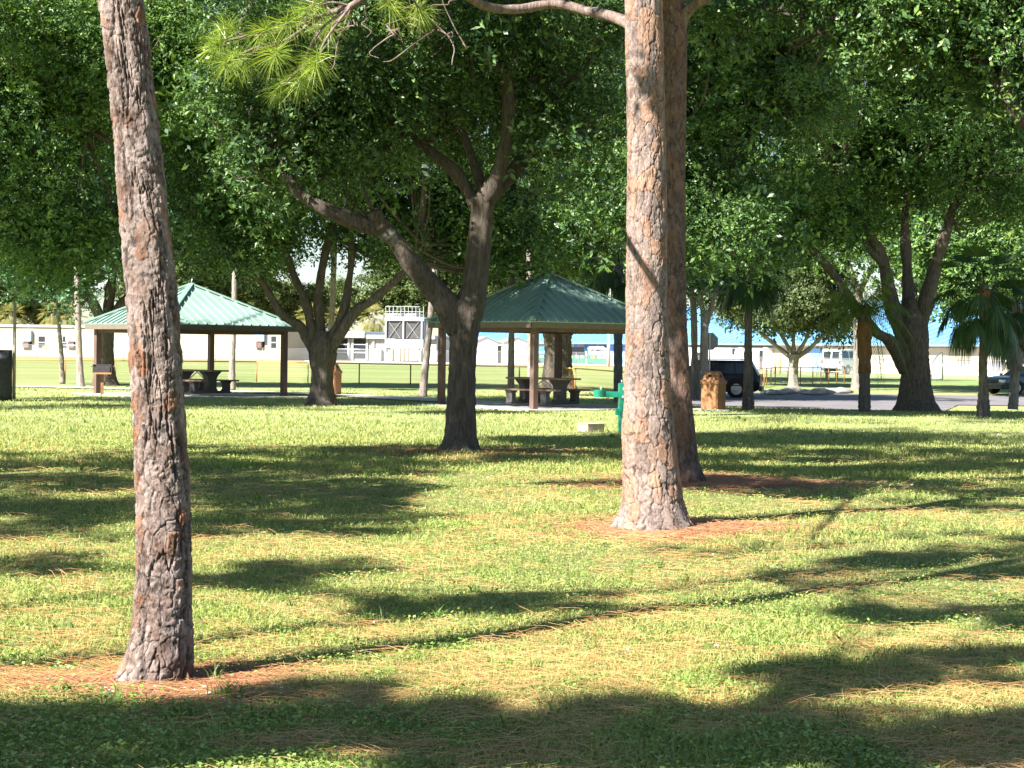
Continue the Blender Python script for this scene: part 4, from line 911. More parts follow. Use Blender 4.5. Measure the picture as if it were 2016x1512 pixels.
# ------------------------------------------------------------------ fences
ylM = plain('yellow_rail_cap', (.62, .42, .13), .6, var=.15, scale=2)
rsM = plain('rust_orange_post', (.45, .24, .09), .7, var=.25)
def fence(name, label, P, h, step, postM, railM, meshM, pr=.03, rr=.025, mid=False, cat='fence', rails=1):
    P = [Vector(p) for p in P]; t = thing(name, P[0], label, cat)
    o = P[0]; mb = MB(); nx_ = 0; k = 0
    for a, b in zip(P[:-1], P[1:]):
        L = (b-a).length; n = max(1, round(L/step))
        for i in range(n):
            p = a+(b-a)*(i/n)-o; k += 1
            if k <= 100: MB().tube([p, p+Vector((0, 0, h))], pr, 8).build('post', postM, t, True)
        mb.tube([a-o+Vector((0, 0, h)), b-o+Vector((0, 0, h))], rr, 8)
        if rails > 1: mb.tube([a-o+Vector((0, 0, h*.5)), b-o+Vector((0, 0, h*.5))], rr*.7, 6)
        if rails > 2: mb.tube([a-o+Vector((0, 0, .08)), b-o+Vector((0, 0, .08))], rr*.7, 6)
    p = P[-1]-o; MB().tube([p, p+Vector((0, 0, h))], pr, 8).build('post', postM, t, True)
    mb.build('rail', railM, t, True)
    if meshM:
        mb = MB()
        for a, b in zip(P[:-1], P[1:]):
            a, b = a-o, b-o; mb.add([a, b, b+Vector((0, 0, h)), a+Vector((0, 0, h))], [(0, 1, 2, 3)])
        mb.build('wire_mesh', meshM, t)
    return t
rw = meshmat('rusty_wire', (.40, .27, .11), .13); sw = meshmat('silver_wire', (.55, .56, .56), .12); gw = meshmat('green_wire', (.20, .26, .08), .16)
fence('outfield_fence', 'low yellow capped wire fence across the ball field', [gp(-80, 751), gp(505, 752), gp(606, 754), gp(707, 756.5), gp(808, 759), gp(1022, 765), gp(1132, 770.5), gp(1300, 783)], .92, 2.35, rsM, ylM, rw)
fence('chain_link_fence', 'silver chain link fence in front of the cream classrooms', [onground(-90, 222), onground(330, 212), onground(610, 214), onground(860, 214), onground(1230, 205)], 1.5, 6, steelM, steelM, sw, .035, .03)
fence('chain_link_fence', 'silver chain link fence in front of the blue roofed school', [onground(1366, 150), onground(1700, 138), onground(2120, 124)], 1.35, 4, steelM, steelM, sw, .03, .025)
fence('mesh_fence', 'low brown mesh fence beyond the road beside the white van', [gp(1486, 764), gp(1509, 759), gp(1526, 757), gp(1600, 756), gp(1662, 754)], 1.0, .98, rsM, rsM, gw, .03, .022)
t = thing('arched_gate', gp(1834, 751), 'arched white mesh gate standing open near the right hand trees', 'gate', R(62))
q = t.location.y/F; W_, H_ = 2.6, 1.9; arc = [(W_*k, 1.15+.75*math.sin(k*math.pi/2)) for k in np.linspace(0, 1, 9)]
MB().tube([(0, 0, 0)]+[(a, 0, c) for a, c in arc]+[(W_, 0, 0)], .035, 8).tube([(0, 0, .15), (W_, 0, .15)], .03, 8).build('frame', steelM, t, True)
mb = MB()
for k in np.linspace(.06, .94, 16): mb.tube([(W_*k, 0, .15), (W_*k, 0, 1.15+.75*math.sin(k*math.pi/2))], .014, 5)
mb.build('bars', plain('white_bars', (.7, .7, .7), .5), t)

# ------------------------------------------------------------------ buildings
creamM = plain('cream_siding', (.40, .36, .27), .8, var=.07, scale=.5)
whiteM = plain('white_paint', (.54, .54, .53), .65, var=.06, scale=.6)
greyM = plain('grey_wall', (.45, .46, .46), .75, var=.15, scale=.8)
glassM = plain('dark_window_glass', (.03, .035, .04), .15, var=.3, spec=.5)
blueM = plain('blue_awning', (.36, .52, .72), .5, var=.12)
tanM = plain('tan_wall', (.46, .36, .26), .8, var=.12, scale=.6)
darkM = plain('dark_void', (.02, .02, .022), .8)
class Wall:
    """a straight facade between two ground points, with panels set on it"""
    def __init__(s, ua, Da, ub, Db):
        s.a = Vector(((ua-1008)/F*Da, Da, 0)); s.b = Vector(((ub-1008)/F*Db, Db, 0)); s.t = (s.b-s.a).normalized()
        s.n = Vector((-s.t.y, s.t.x, 0))
        if s.n.y > 0: s.n = -s.n
    def p(s, u):
        d = Vector(((u-1008)/F, 1, 0)); den = d.x*s.n.x+d.y*s.n.y; k = (s.a.x*s.n.x+s.a.y*s.n.y)/den; return d*k
    def z(s, u, v):
        D = s.p(u).y; return EYE+(690+.014*(u-1008)-v)*D/F
    def box(s, mb, u0, u1, z0, z1, off, dep, o):
        a, b = s.p(u0), s.p(u1); c = (a+b)/2+s.n*(off-dep/2); L = (b-a).length
        mb.box((c.x-o.x, c.y-o.y, (z0+z1)/2), (L, dep, z1-z0), math.atan2(s.t.y, s.t.x)); return mb
def panel(W, u0, u1, v0, v1, off, dep, name, mat, t, um=None):
    um = um or (u0+u1)/2; mb = MB(); W.box(mb, u0, u1, W.z(um, v1), W.z(um, v0), off, dep, t.location); return mb.build(name, mat, t)
# cream classrooms on the left
W1 = Wall(-90, 242, 560, 224); o = W1.p(235); t = thing('classroom_building', o, 'long cream portable classroom with white roof edge at left', 'building')
def wallz(W, u0, u1, z0, z1, off, dep, name, mat, t): mb = MB(); W.box(mb, u0, u1, z0, z1, off, dep, t.location); return mb.build(name, mat, t)
wallz(W1, -90, 560, -.3, 3.92, 0, 14, 'wall', creamM, t)
wallz(W1, -94, 562, 3.78, 4.06, .25, 14.6, 'roof', whiteM, t)
e_ = W1.p(560); mb = MB(); mb.box((e_.x-o.x+.06, e_.y-o.y+7.2, 1.8), (.1, 13.6, 4.0), math.atan2(W1.t.y, W1.t.x)); mb.build('shaded_end_wall', greyM, t)  # grey slab, the shade on this end is put into its colour
for ua, ub in ((44, 64), (133, 153), (503, 522)):
    a_ = panel(W1, ua, ub, 651, 672, .55, .5, 'awning', blueM, t)
    panel(W1, ua+3, ub-5, 674, 684, .45, .4, 'air_conditioner', plain('brown_air_conditioner', (.16, .10, .09), .6), t)
    f = panel(W1, ua+2, ub-2, 672, 689, .05, .06, 'window', glassM, t)
for ua, ub in ((75, 88), (123, 131), (533, 543)):
    panel(W1, ua-1, ub+1, 661, 686, .03, .06, 'window_frame', whiteM, t); panel(W1, ua, ub, 662, 673, .06, .06, 'window', glassM, t); panel(W1, ua, ub, 675, 685, .06, .06, 'window', glassM, t)
panel(W1, 84, 92, 681, 687, .1, .1, 'sign', plain('orange_sign', (.62, .36, .14), .6), t)
for u in (310, 442, 472): panel(W1, u, u+2, 648, 707, .06, .08, 'downpipe', whiteM, t)
# low white school wing with windows
W2 = Wall(606, 238, 860, 232); o = W2.p(700); t = thing('school_wing', o, 'low white school wing with big windows left of the cooling tower', 'building')
wallz(W2, 606, 858, 0, 3.2, 0, 9, 'wall', greyM, t); panel(W2, 606, 722, 652, 664, 1.0, 10, 'roof', whiteM, t); panel(W2, 722, 858, 660, 667, .7, 9, 'roof_edge', whiteM, t)
for ua, ub in ((662, 684), (695, 720), (645, 658)):
    panel(W2, ua, ub, 667, 706, .04, .06, 'window', glassM, t); panel(W2, ua-1, ub+1, 677, 679, .10, .06, 'transom', whiteM, t); panel(W2, ua-1, ub+1, 693, 695, .10, .06, 'transom', whiteM, t)
for u in (660, 685, 693, 721, 734): panel(W2, u, u+3, 664, 708, .25, .2, 'column', whiteM, t)
for ua, ub, m_ in ((738, 752, whiteM), (765, 775, tanM), (778, 790, creamM), (792, 798, tanM), (800, 806, creamM), (808, 824, greyM), (826, 838, tanM)): panel(W2, ua, ub, 686, 710, .5, .3, 'pier', m_, t)
towerM = plain('pale_grey_steel', (.40, .41, .42), .5, var=.12, scale=.6)
# cooling tower
o = onground(798, 224); t = thing('cooling_tower', o, 'white rooftop style cooling tower with two dark louvred panels', 'cooling tower', R(-3))
k = 224/F; zz_ = lambda v: EYE+(687-v)*k
MB().box((0, 0, (zz_(685)+zz_(668))/2), (75*k, 3, zz_(668)-zz_(685))).box((0, 0, (zz_(632)+zz_(624))/2), (77*k, 3.1, zz_(624)-zz_(632))).box((0, .6, (zz_(632)+zz_(668))/2), (72*k, 1.6, zz_(632)-zz_(668))).build('casing', towerM, t)
for x in (-36.5, -2, 34): MB().box((x*k, -1.42, (zz_(632)+zz_(690))/2), (3*k, .2, zz_(632)-zz_(690))).build('column', towerM, t)
for x0, x1 in ((-35, -3.5), (0, 32.5)):
    c = (x0+x1)/2*k; w = (x1-x0)*k; f = MB().box((c, -1.2, (zz_(633)+zz_(667))/2), (w, .2, zz_(633)-zz_(667))).build('louvre', plain('charcoal_louvre', (.085, .082, .08), .8, var=.35, scale=2), t)
    MB().bar((c-w*.36, -1.36, zz_(634)), (c+w*.36, -1.36, zz_(666)), .07).bar((c+w*.36, -1.38, zz_(634)), (c-w*.36, -1.38, zz_(666)), .07).build('brace', steelM, f)
mb = MB()
for x in np.linspace(-37, 37, 11): mb.tube([(x*k, -1.4, zz_(625)), (x*k, -1.4, zz_(604))], .04, 6)
for v in (604, 614): mb.tube([(-37*k, -1.4, zz_(v)), (37*k, -1.4, zz_(v))], .035, 6)
mb.build('guard_rail', towerM, t); 
for x in (-18, 15): MB().lathe([(1.0, zz_(624)), (1.0, zz_(618)), (.85, zz_(617))], 20, (x*k, 0, 0)).build('fan_shroud', towerM, t)
for x in (41, 46): MB().tube([(x*k, -.6, 0), (x*k, -.6, zz_(628))], .16, 10).build('pipe', plain('blue_grey_pipe', (.40, .50, .62), .5), t, True)
for x in (-34, 31):
    for y in (-1.2, 1.2): MB().box((x*k, y, zz_(685)/2), (.25, .25, zz_(685))).build('leg', towerM, t)
# sheds
shinM = plain('grey_shingle', (.36, .31, .27), .9, var=.2, scale=2)
def shed(u0, u1, label, door, D=222):
    c = onground((u0+u1)/2, D); w = (u1-u0)*D/F; t = thing('storage_shed', c, label, 'shed', R(14), 'white storage sheds')
    h, a = 2.55, 3.15; P = [(-w/2, 0), (w/2, 0), (w/2, h), (0, a), (-w/2, h)]
    MB().prism(P, -1.6, 1.6).build('wall', whiteM, t)
    mb = MB(); mb.slab([(-w/2-.15, -1.75, h+.02), (0, -1.75, a+.09), (0, 1.75, a+.09), (-w/2-.15, 1.75, h+.02)], .06); mb.slab([(w/2+.15, -1.75, h+.02), (0, -1.75, a+.09), (0, 1.75, a+.09), (w/2+.15, 1.75, h+.02)], .06); mb.build('roof', shinM, t)
    MB().box((w/2+.02, 0, h/2), (.04, 3.1, h-.1)).build('side_wall', plain('shaded_shed_side', (.50, .40, .24), .8, var=.1), t)  # tan panel, shade of the turned-away side put into the colour
    if door:
        MB().box((0, -1.62, 1.15), (w*.78, .05, 2.3)).build('door_frame', greyM, t); MB().box((0, -1.65, 1.13), (w*.72, .05, 2.2)).build('door', whiteM, t)
shed(926, 974, 'white gabled storage shed with side toned tan for shade beside the forked oak', False); shed(985, 1036, 'white storage shed with wide roll door behind the picnic shelter', True)
# dumpsters
grnM = plain('dumpster_green', (.04, .20, .13), .5, var=.2, scale=2); blkM = plain('black_plastic', (.02, .02, .022), .45, var=.2)
def dumpster(u, D, label, lid, rubbish, ww=2.3):
    c = onground(u, D); t = thing('dumpster', c, label, 'dumpster', R(4), 'green dumpsters by the school')
    M_ = Matrix(((0, 1, 0), (1, 0, 0), (0, 0, 1)))
    MB().prism([(-.75, .1), (.75, .1), (.75, 2.05), (-.75, 1.15)], -ww/2, ww/2, M_).build('bin_body', grnM, t)
    L = MB().slab([(-ww/2+.1, -.80, 1.22), (ww/2-.1, -.80, 1.22), (ww/2-.1, .7, 2.14), (-ww/2+.1, .7, 2.14)], .05).build('lid', lid, t)
    MB().box((-ww/2-.06, 0, .9), (.1, .9, .25)).box((ww/2+.06, 0, .9), (.1, .9, .25)).build('lift_pocket', grnM, t)
    for x, c_ in ((-.7, (.7, .55, .08)), (.1, (.55, .72, .78)), (.75, (.75, .74, .68))): MB().box((x, -.77, .93), (.45, .03, .28)).build('sticker', plain('sticker', c_, .5, var=.05), t)
    if rubbish:
        mb = MB()
        for i in range(7): mb.lathe([(.05, 0), (.32, .1), (.36, .28), (.2, .45), (.03, .5)], 9, (-.85+.29*i, .1+.12*math.sin(i*2), 1.75+.08*math.sin(i*3)))
        mb.build('white_bags', whiteM, t, True)
dumpster(1133, 224, 'green dumpster with closed black lid behind the picnic shelter', blkM, False); dumpster(1177, 222, 'green dumpster heaped with white bags beside the light pole', whiteM, True, 2.5); dumpster(1064, 226, 'green dumpster partly behind the near shelter post', plain('blue_lid', (.10, .28, .38), .5), False)
# blue-roofed school
mt, nt, b = newmat('blue_roof_metal'); co = coords(nt); wv = nt.nodes.new('ShaderNodeTexNoise'); wv.inputs['Scale'].default_value = .15; nt.links.new(co, wv.inputs['Vector'])
nt.links.new(ramp(nt, wv.outputs['Fac'], [(.3, (.13, .34, .56)), (.7, (.20, .42, .62))]), b.inputs['Base Color']); b.inputs['Roughness'].default_value = .38; b.inputs['Specular IOR Level'].default_value = .6
W3 = Wall(2170, 150, 850, 268); o = W3.p(1500); t = thing('school_building', o, 'long school hall with light blue metal roof and cream walls', 'building')
wallz(W3, 2170, 850, -.3, 2.66, 0, 16, 'wall', creamM, t)
a_, b_ = W3.p(2175), W3.p(845); n_ = W3.n
E = lambda p, off, z: Vector((p.x+n_.x*off-o.x, p.y+n_.y*off-o.y, z))
rm = MB().slab([E(a_, .9, 2.72), E(b_, .9, 2.72), E(b_, -13, 7.4), E(a_, -13, 7.4)], .12)
L = (b_-a_).length
rm.build('roof', mt, t)
for k in range(1, 90):
    q = a_+(b_-a_)*(k/90); MB().bar(E(q, .88, 2.76), E(q, -12.9, 7.43), .10, .07).build('roof_seam', mt, t)
wallz(W3, 2175, 845, 2.52, 2.70, .98, .12, 'fascia', plain('grey_blue_fascia', (.20, .27, .33), .5), t)
P_ = lambda u0, u1, v0, v1, off, dep, nm, m_: panel(W3, u0, u1, v0, v1, off, dep, nm, m_, t)
P_(1130, 1240, 674, 691, .06, .1, 'blue_band', plain('blue_panel', (.10, .22, .52), .5)); P_(1130, 1240, 692, 718, .05, .1, 'lower_wall', plain('pale_blue_wall', (.26, .42, .58), .7))
for ua, ub in ((1137, 1152), (1172, 1186)): P_(ua, ub, 675, 683, .12, .1, 'window', plain('violet_glass', (.30, .28, .34), .3))
P_(1356, 1522, 684, 732, .6, .7, 'white_bay', whiteM)
P_(1419, 1466, 690, 728, .66, .06, 'door_frame', greyM); P_(1421, 1464, 692, 728, .70, .06, 'garage_door', plain('pale_door', (.62, .63, .68), .6, var=.05)); P_(1452, 1456, 686, 698, .78, .1, 'wall_lamp', glassM)
P_(1378, 1392, 694, 722, .66, .06, 'window', glassM); P_(1504, 1516, 690, 726, .66, .06, 'doorway', darkM); P_(1505, 1515, 712, 724, .70, .06, 'vending_machine', plain('maroon', (.12, .05, .05), .5)); P_(1516, 1522, 684, 728, .95, .3, 'column', whiteM)
P_(1395, 1399, 684, 726, .95, .3, 'column', whiteM); P_(1468, 1472, 684, 727, .95, .3, 'column', whiteM)
P_(1524, 1592, 686, 734, .06, .1, 'tan_panel', tanM); P_(1593, 1617, 685, 731, .10, .1, 'blue_doors', plain('blue_doors', (.18, .36, .62), .5)); P_(1640, 2000, 685, 692, .08, .1, 'tan_band', tanM)  # the long strip is tan, along the top of the wall
for ua, ub in ((1892, 1912), (1938, 1956), (1958, 1976)): P_(ua, ub, 712, 729, .06, .08, 'window', plain('grey_glass', (.25, .25, .27), .3))
# pavement in front of the school
q = MB(); a_, b_ = W3.p(2170), W3.p(1040); q.add([Vector((a_.x, a_.y, .03))+n_*.2, Vector((b_.x, b_.y, .03))+n_*.2, Vector((b_.x, b_.y, .03))+n_*9, Vector((a_.x, a_.y, .03))+n_*9], [(0, 1, 2, 3)])
tag(q.build('pavement', plain('bright_concrete', (.62, .58, .54), .9, var=.1, scale=.3)), 'bright concrete apron in front of the school hall', 'pavement', kind='structure')
q = MB(); q.add([(*onground(600, 206)[:2], .03), (*onground(1080, 199)[:2], .03), (*onground(1080, 219)[:2], .03), (*onground(600, 222)[:2], .03)], [(0, 1, 2, 3)])
tag(q.build('pavement', plain('service_concrete', (.66, .61, .56), .9, var=.1, scale=.3)), 'pale service pavement in front of the cooling tower', 'pavement', kind='structure')
for u, lab in ((1526, 'yellow bollard by the school, left one'), (1535.5, 'yellow bollard by the school, right one')):
    c = onground(u, 146); t = thing('bollard', c, lab+' of the pair beside the umbrella oak', 'bollard', 0, 'yellow bollards')
    MB().lathe([(.12, 0), (.12, 1.25), (.09, 1.32), (.02, 1.35)], 14).build('post', plain('bollard_yellow', (.72, .48, .08), .5, var=.1), t, True)
c = onground(1198, 196); t = thing('light_pole', c, 'slim white light pole standing beside the dumpsters', 'pole'); MB().tube([(0, 0, 0), (0, 0, 3), (.05, 0, 9)], [.2, .17, .1], 12).build('shaft', plain('white_pole', (.72, .70, .70), .5), t, True); MB().box((.5, 0, 9), (1.2, .3, .15)).build('lamp_head', steelM, t)

# ------------------------------------------------------------------ stop sign seen from behind
c = onground(1397, 79); t = thing('stop_sign', c, 'back of an octagonal stop sign on a thin steel post', 'road sign', R(6)); zc = at(1397, 672, 79).z-c.z
r8 = .37/math.cos(math.pi/8); P = [(r8*math.cos(math.pi/8+k*math.pi/4), r8*math.sin(math.pi/8+k*math.pi/4)) for k in range(8)]
mb = MB().prism([(p, q_+zc) for p, q_ in P], .035, .040); mb.build('plate', plain('dull_aluminium', (.23, .24, .24), .45, .5, .15), t)
MB().prism([(p*.98, q_*.98+zc) for p, q_ in P], .0405, .043).build('red_face', plain('red_sheeting', (.5, .02, .03), .4), t)
MB().box((0, 0, (zc+.35)/2), (.055, .045, zc+.35)).build('post', steelM, t)

# ------------------------------------------------------------------ vehicles
tyreM = plain('tyre_rubber', (.018, .018, .018), .8); rimM = plain('alloy_rim', (.55, .56, .58), .3, .7, .1)
redM = plain('tail_lamp_red', (.45, .02, .02), .25); clrM = plain('headlamp', (.75, .77, .78), .15); plateM = plain('number_plate', (.6, .6, .58), .5)
def vehicle(name, label, cat, loc, rz, paint, L, W, H, belt, hoodx, hoodz, roof0, roof1, gh0, gh1, wheels, wr, side_windows, rear_window=True, rails=False, ride=.24, topw=.80):
    """x runs from the tail (0) to the nose (L)"""
    t = thing(name, loc, label, cat, rz); hw = W/2
    xs_ = [0, .10, .30, L*.35, hoodx-.3, hoodx, hoodx+.5, L-.25, L-.06, L]
    zb = [ride+.22, ride+.10, ride, ride, ride, ride, ride, ride+.02, ride+.12, ride+.22]
    zt = [belt-.10, belt-.02, belt, belt, belt, belt, (belt+hoodz)/2+.05, hoodz, hoodz-.10, hoodz-.25]
    ww = [hw*.86, hw*.95, hw, hw, hw, hw, hw*.99, hw*.93, hw*.84, hw*.78]
    mb = MB()
    for x, a, c_, w in zip(xs_, zb, zt, ww):
        m_ = a+(c_-a)*.55
        mb.v += [(x, -w*.93, a), (x, -w, m_), (x, -w*.955, c_), (x, -w*.70, c_+.03), (x, w*.70, c_+.03), (x, w*.955, c_), (x, w, m_), (x, w*.93, a)]
    for i in range(len(xs_)-1):
        for k in range(8): mb.f.append((i*8+k, i*8+(k+1) % 8, (i+1)*8+(k+1) % 8, (i+1)*8+k))
    mb.f.append(tuple(range(8))); mb.f.append(tuple((len(xs_)-1)*8+k for k in range(8))[::-1])
    tw = hw*topw; bw = hw*.93
    st = [(gh0, roof0), (gh0+.5, roof0+.35), ((gh0+gh1)/2, (roof0+roof1)/2), (gh1-.5, roof1-.3), (gh1, roof1)]
    b0 = len(mb.v)
    for gb, gt in st: mb.v += [(gb, -bw, belt-.01), (gt, -tw, H-.05), (gt, -tw*.9, H), (gt, tw*.9, H), (gt, tw, H-.05), (gb, bw, belt-.01)]
    for i in range(4):
        for k in range(5): mb.f.append((b0+i*6+k, b0+i*6+k+1, b0+(i+1)*6+k+1, b0+(i+1)*6+k))
    mb.f.append(tuple(b0+k for k in range(6))); mb.f.append(tuple(b0+24+k for k in range(6))[::-1])
    mb.build('body', paint, t, bevel=.03)
    def gx(q, h):   # x along the greenhouse side, h 0 belt .. 1 roof
        return (gh0+(gh1-gh0)*q)*(1-h)+(roof0+(roof1-roof0)*q)*h
    for sg in (-1, 1):
        for q0, q1 in side_windows:
            V_ = []
            for q, h in ((q0, .10), (q1, .10), (q1, .86), (q0, .86)):
                y = bw+(tw-bw)*h*(H-.05-belt)/(H-.05-belt); V_.append((gx(q, h), sg*(y+.012), belt+(H-.05-belt)*h))
            MB().add(V_+[(p[0], p[1]-sg*.02, p[2]) for p in V_], [(0, 1, 2, 3), (4, 7, 6, 5), (0, 4, 5, 1), (1, 5, 6, 2), (2, 6, 7, 3), (3, 7, 4, 0)]).build('window', glassM, t)
    def endpane(q, name, parts):
        for y0, y1 in parts:
            V_ = []
            for yy, h in ((y0, .12), (y1, .12), (y1, .85), (y0, .85)):
                s_ = bw+(tw-bw)*h; V_.append((gx(q, h)+(-.02 if q == 0 else .02), yy*s_, belt+(H-.05-belt)*h))
            dx = .02 if q == 0 else -.02
            MB().add(V_+[(p[0]+dx, p[1], p[2]) for p in V_], [(0, 1, 2, 3), (4, 7, 6, 5), (0, 4, 5, 1), (1, 5, 6, 2), (2, 6, 7, 3), (3, 7, 4, 0)]).build(name, glassM, t)
    endpane(1, 'windscreen', [(-.84, .84)])
    if rear_window: endpane(0, 'rear_window', rear_window if isinstance(rear_window, list) else [(-.82, .82)])
    for x in wheels:
        for sg in (-1, 1):
            mb = MB().lathe([(wr*.60, -.11), (wr*.95, -.115), (wr, -.07), (wr, .07), (wr*.95, .115), (wr*.60, .11)], 26)
            Mw = Matrix.Rotation(R(90), 3, 'X'); mb.v = [tuple(Mw @ Vector(p)+Vector((x, sg*(hw-.10), wr))) for p in mb.v]; w_ = mb.build('wheel', tyreM, t, True)
            mb = MB().lathe([(wr*.62, 0), (wr*.62, .02), (wr*.54, .02), (wr*.54, 0)], 24).lathe([(.07, -.01), (.06, .03)], 12)
            for k in range(6): a = k*math.pi/3; mb.bar((0, 0, .012), (wr*.57*math.cos(a), wr*.57*math.sin(a), .012), .05, .02)
            Mr = Matrix.Rotation(R(90)*sg, 3, 'X'); mb.v = [tuple(Mr @ Vector((p[0], p[1], -p[2] if False else p[2]))+Vector((x, sg*(hw-.10)-(-sg)*.0, wr))) for p in mb.v]
            mb.v = [(p[0], sg*(hw+.012)+ (p[1]-sg*(hw-.10)), p[2]) for p in mb.v]
            mb.build('rim', rimM, w_)
            mb = MB().lathe([(wr*1.14, 0), (wr*1.14, .01)], 24); mb.v = [tuple(Mw @ Vector(p)+Vector((x, sg*(hw+.0015)+.005, wr+.03))) for p in mb.v]; mb.build('wheel_arch', darkM, t)
    for sg in (-1, 1):
        MB().box((-.005, sg*hw*.80, belt-.12), (.06, .16, .30)).build('tail_light', redM, t, bevel=.01); MB().box((L-.10, sg*hw*.68, hoodz-.16), (.18, .34, .16)).build('headlight', clrM, t, bevel=.02)
        MB().box((gh1-.15, sg*(hw+.07), belt+.09), (.10, .16, .13)).build('mirror', paint, t, bevel=.02)
        MB().bar((.35, sg*(hw+.004), ride+.30), (L-.5, sg*(hw+.004), ride+.30), .02, .05).build('side_trim', darkM, t)
        if rails: MB().bar((roof0+.25, sg*tw*.88, H+.04), (roof1-.4, sg*tw*.88, H+.04), .04).build('roof_rail', steelM, t)
    MB().box((-.02, 0, ride+.16), (.14, W*.86, .2)).build('rear_bumper', plain('bumper_grey', (.05, .05, .055), .5), t, bevel=.02)
    MB().box((L-.02, 0, ride+.14), (.12, W*.76, .2)).build('front_bumper', plain('front_bumper_grey', (.05, .05, .055), .5), t, bevel=.02)
    MB().box((-.045, 0, belt-.32), (.02, .42, .14)).build('number_plate', plateM, t); MB().box((L-.03, 0, hoodz-.22), (.06, .8, .16)).build('grille', darkM, t)
    return t
pb = plain('black_gloss_paint', (.008, .008, .009), .16, var=.1, spec=.45); pw = plain('white_gloss_paint', (.78, .79, .80), .25, var=.04, spec=.5); ps = plain('silver_blue_paint', (.10, .125, .15), .25, .3, .1, spec=.6)
c = onground(1499, 80.0); vehicle('parked_suv', 'glossy black family suv parked behind the litter bin', 'car', (c.x, c.y, c.z+.03), R(180-11), pb, 4.95, 1.92, 1.62, 1.02, 3.55, .98, .42, 2.75, .10, 3.5, (1.0, 3.95), .38, [(.05, .27), (.31, .58), (.62, .90)], rails=True)
c = onground(1636, 150); vehicle('white_van', 'white passenger van parked facing away beside the school', 'van', (c.x, c.y, .03), R(52), pw, 5.3, 2.0, 2.05, 1.12, 4.4, 1.1, .12, 4.0, .02, 4.7, (1.1, 4.25), .36, [(.05, .30), (.34, .62), (.68, .92)], rear_window=[(-.80, -.08), (.08, .80)], topw=.86)
c = onground(1950, 95); vehicle('parked_sedan', 'silver blue sedan nosing out behind the pale palm at right', 'car', (c.x+4.3, c.y+2.3, c.z+.03), R(180+28), ps, 4.7, 1.82, 1.45, .92, 3.25, .84, 1.05, 2.55, .45, 3.35, (.9, 3.8), .33, [(.10, .46), (.50, .88)])

# kerb rocks round the island, small crate bench by the fence
rkM = plain('kerb_rock', (.34, .31, .27), .9, var=.35, scale=4, bmp=.4)
rg = np.random.default_rng(3)
for i, u in enumerate(np.linspace(1506, 1658, 13)):
    c = gp(u, 777+2*math.sin(i)); c.z += .02; s_ = rg.uniform(.30, .52); VV = []; mb = MB()
    prof = [(.3, 0), (1, .12), (1.05, .35), (.8, .62), (.35, .75)]; mb.lathe(prof, 11); ph = rg.uniform(0, 6, 4)
    mb.v = [(p[0]*s_*1.25*(1+.2*math.sin(3*p[1]+ph[0])), p[1]*s_*.8*(1+.2*math.sin(2.5*p[0]+ph[1])), p[2]*s_*.8*(1+.15*math.sin(4*p[0]+ph[2]))) for p in mb.v]
    o = mb.build('kerb_rock', rkM, smooth=True); o.location = c; o.rotation_euler = (0, 0, rg.uniform(0, 3)); tag(o, 'grey rock in the row of rocks edging the road island', 'rock', 'rocks edging the road island')
c = onground(1638, 122); t = thing('park_bench', (c.x, c.y, g1(c.x, c.y)), 'small brown bench standing in front of the white van', 'bench', R(10))
MB().box((0, 0, .42), (.9, .36, .05)).build('seat', tabM, t); MB().box((0, .18, .62), (.9, .05, .22)).build('backrest', tabM, t)
for x in (-.35, .35): MB().box((x, 0, .2), (.08, .32, .4)).build('leg', tabM, t)
# ------------------------------------------------------------------ far trees behind the buildings
FL = leafmat('far_leaf', [(.1, (.05, .08, .02)), (.45, (.09, .14, .04)), (.75, (.16, .20, .06)), (.95, (.25, .26, .09))], .25, .5, .3)
BOTSAVE = None
for i, (u, w, top, lab) in enumerate([(-40, 100, 480, 'broad tree behind the classroom roof at the left edge'), (75, 80, 520, 'dark tree behind the classroom roof left of the field palms'), (330, 120, 440, 'tree behind the classrooms beside the sunlit shelter'), (480, 100, 440, 'tree behind the classrooms above the sunlit shelter roof'),
                                      (570, 66, 556, 'hazy green tree behind the classrooms left of the forking oak'), (660, 70, 560, 'hazy green tree behind the school seen through the forking oak'), (800, 100, 470, 'tree behind the cooling tower'), (905, 90, 450, 'tall tree behind the school seen past the forked oak trunk'), (1010, 100, 470, 'tall tree behind the school above the shaded shelter roof'), (1180, 100, 470, 'tall tree behind the school left of the tan pine')]):
    b_ = onground(u, 285+6*i)
    D = b_.y; tree('tree', lab, b_, [(u, 688+5760/D+.014*(u-1008), 14), (u, 680, 9), (u, 640, 8), (u, 620, 8)], [([(u, 640, 0), (u-w*.4, 610, 0), (u-w*.6, 595, 1)], 6, 3), ([(u, 640, 0), (u+w*.4, 610, 0), (u+w*.6, 595, 1)], 6, 3)],
         [(u, (top+645)/2, 0, w, (645-top)/2, 6, 60+int((645-top)/2))], .42, .2, 30, 300+i, barkD, FL, 'far trees behind the buildings', rc=(.8, 1.6), twig=.1, lim=False, corescale=2.0)
for i, (u, v, lab) in enumerate([(22, 622, 'golden palm above the classroom roof, leftmost of the golden palms'), (104, 618, 'golden palm above the classroom roof behind the thin leaning palm trunk'), (140, 624, 'golden palm above the classroom roof behind the stout pale trunk'), (608, 622, 'golden palm between the limbs of the forking oak'), (668, 628, 'golden palm behind the right limb of the forking oak'), (735, 626, 'golden palm just left of the cooling tower')]):
    D = 262; b_ = onground(u, D); palm(lab, b_, [(u, 708, 9), (u, 680, 7), (u, 650, 7), (u, v, 8)], (u, v), 34, mat=goldM, rad=1.7, pet=1.3, seed=60+i, droopy=(.5, 1.7), els=(-1.2, 1.2), group='golden palms behind the buildings')

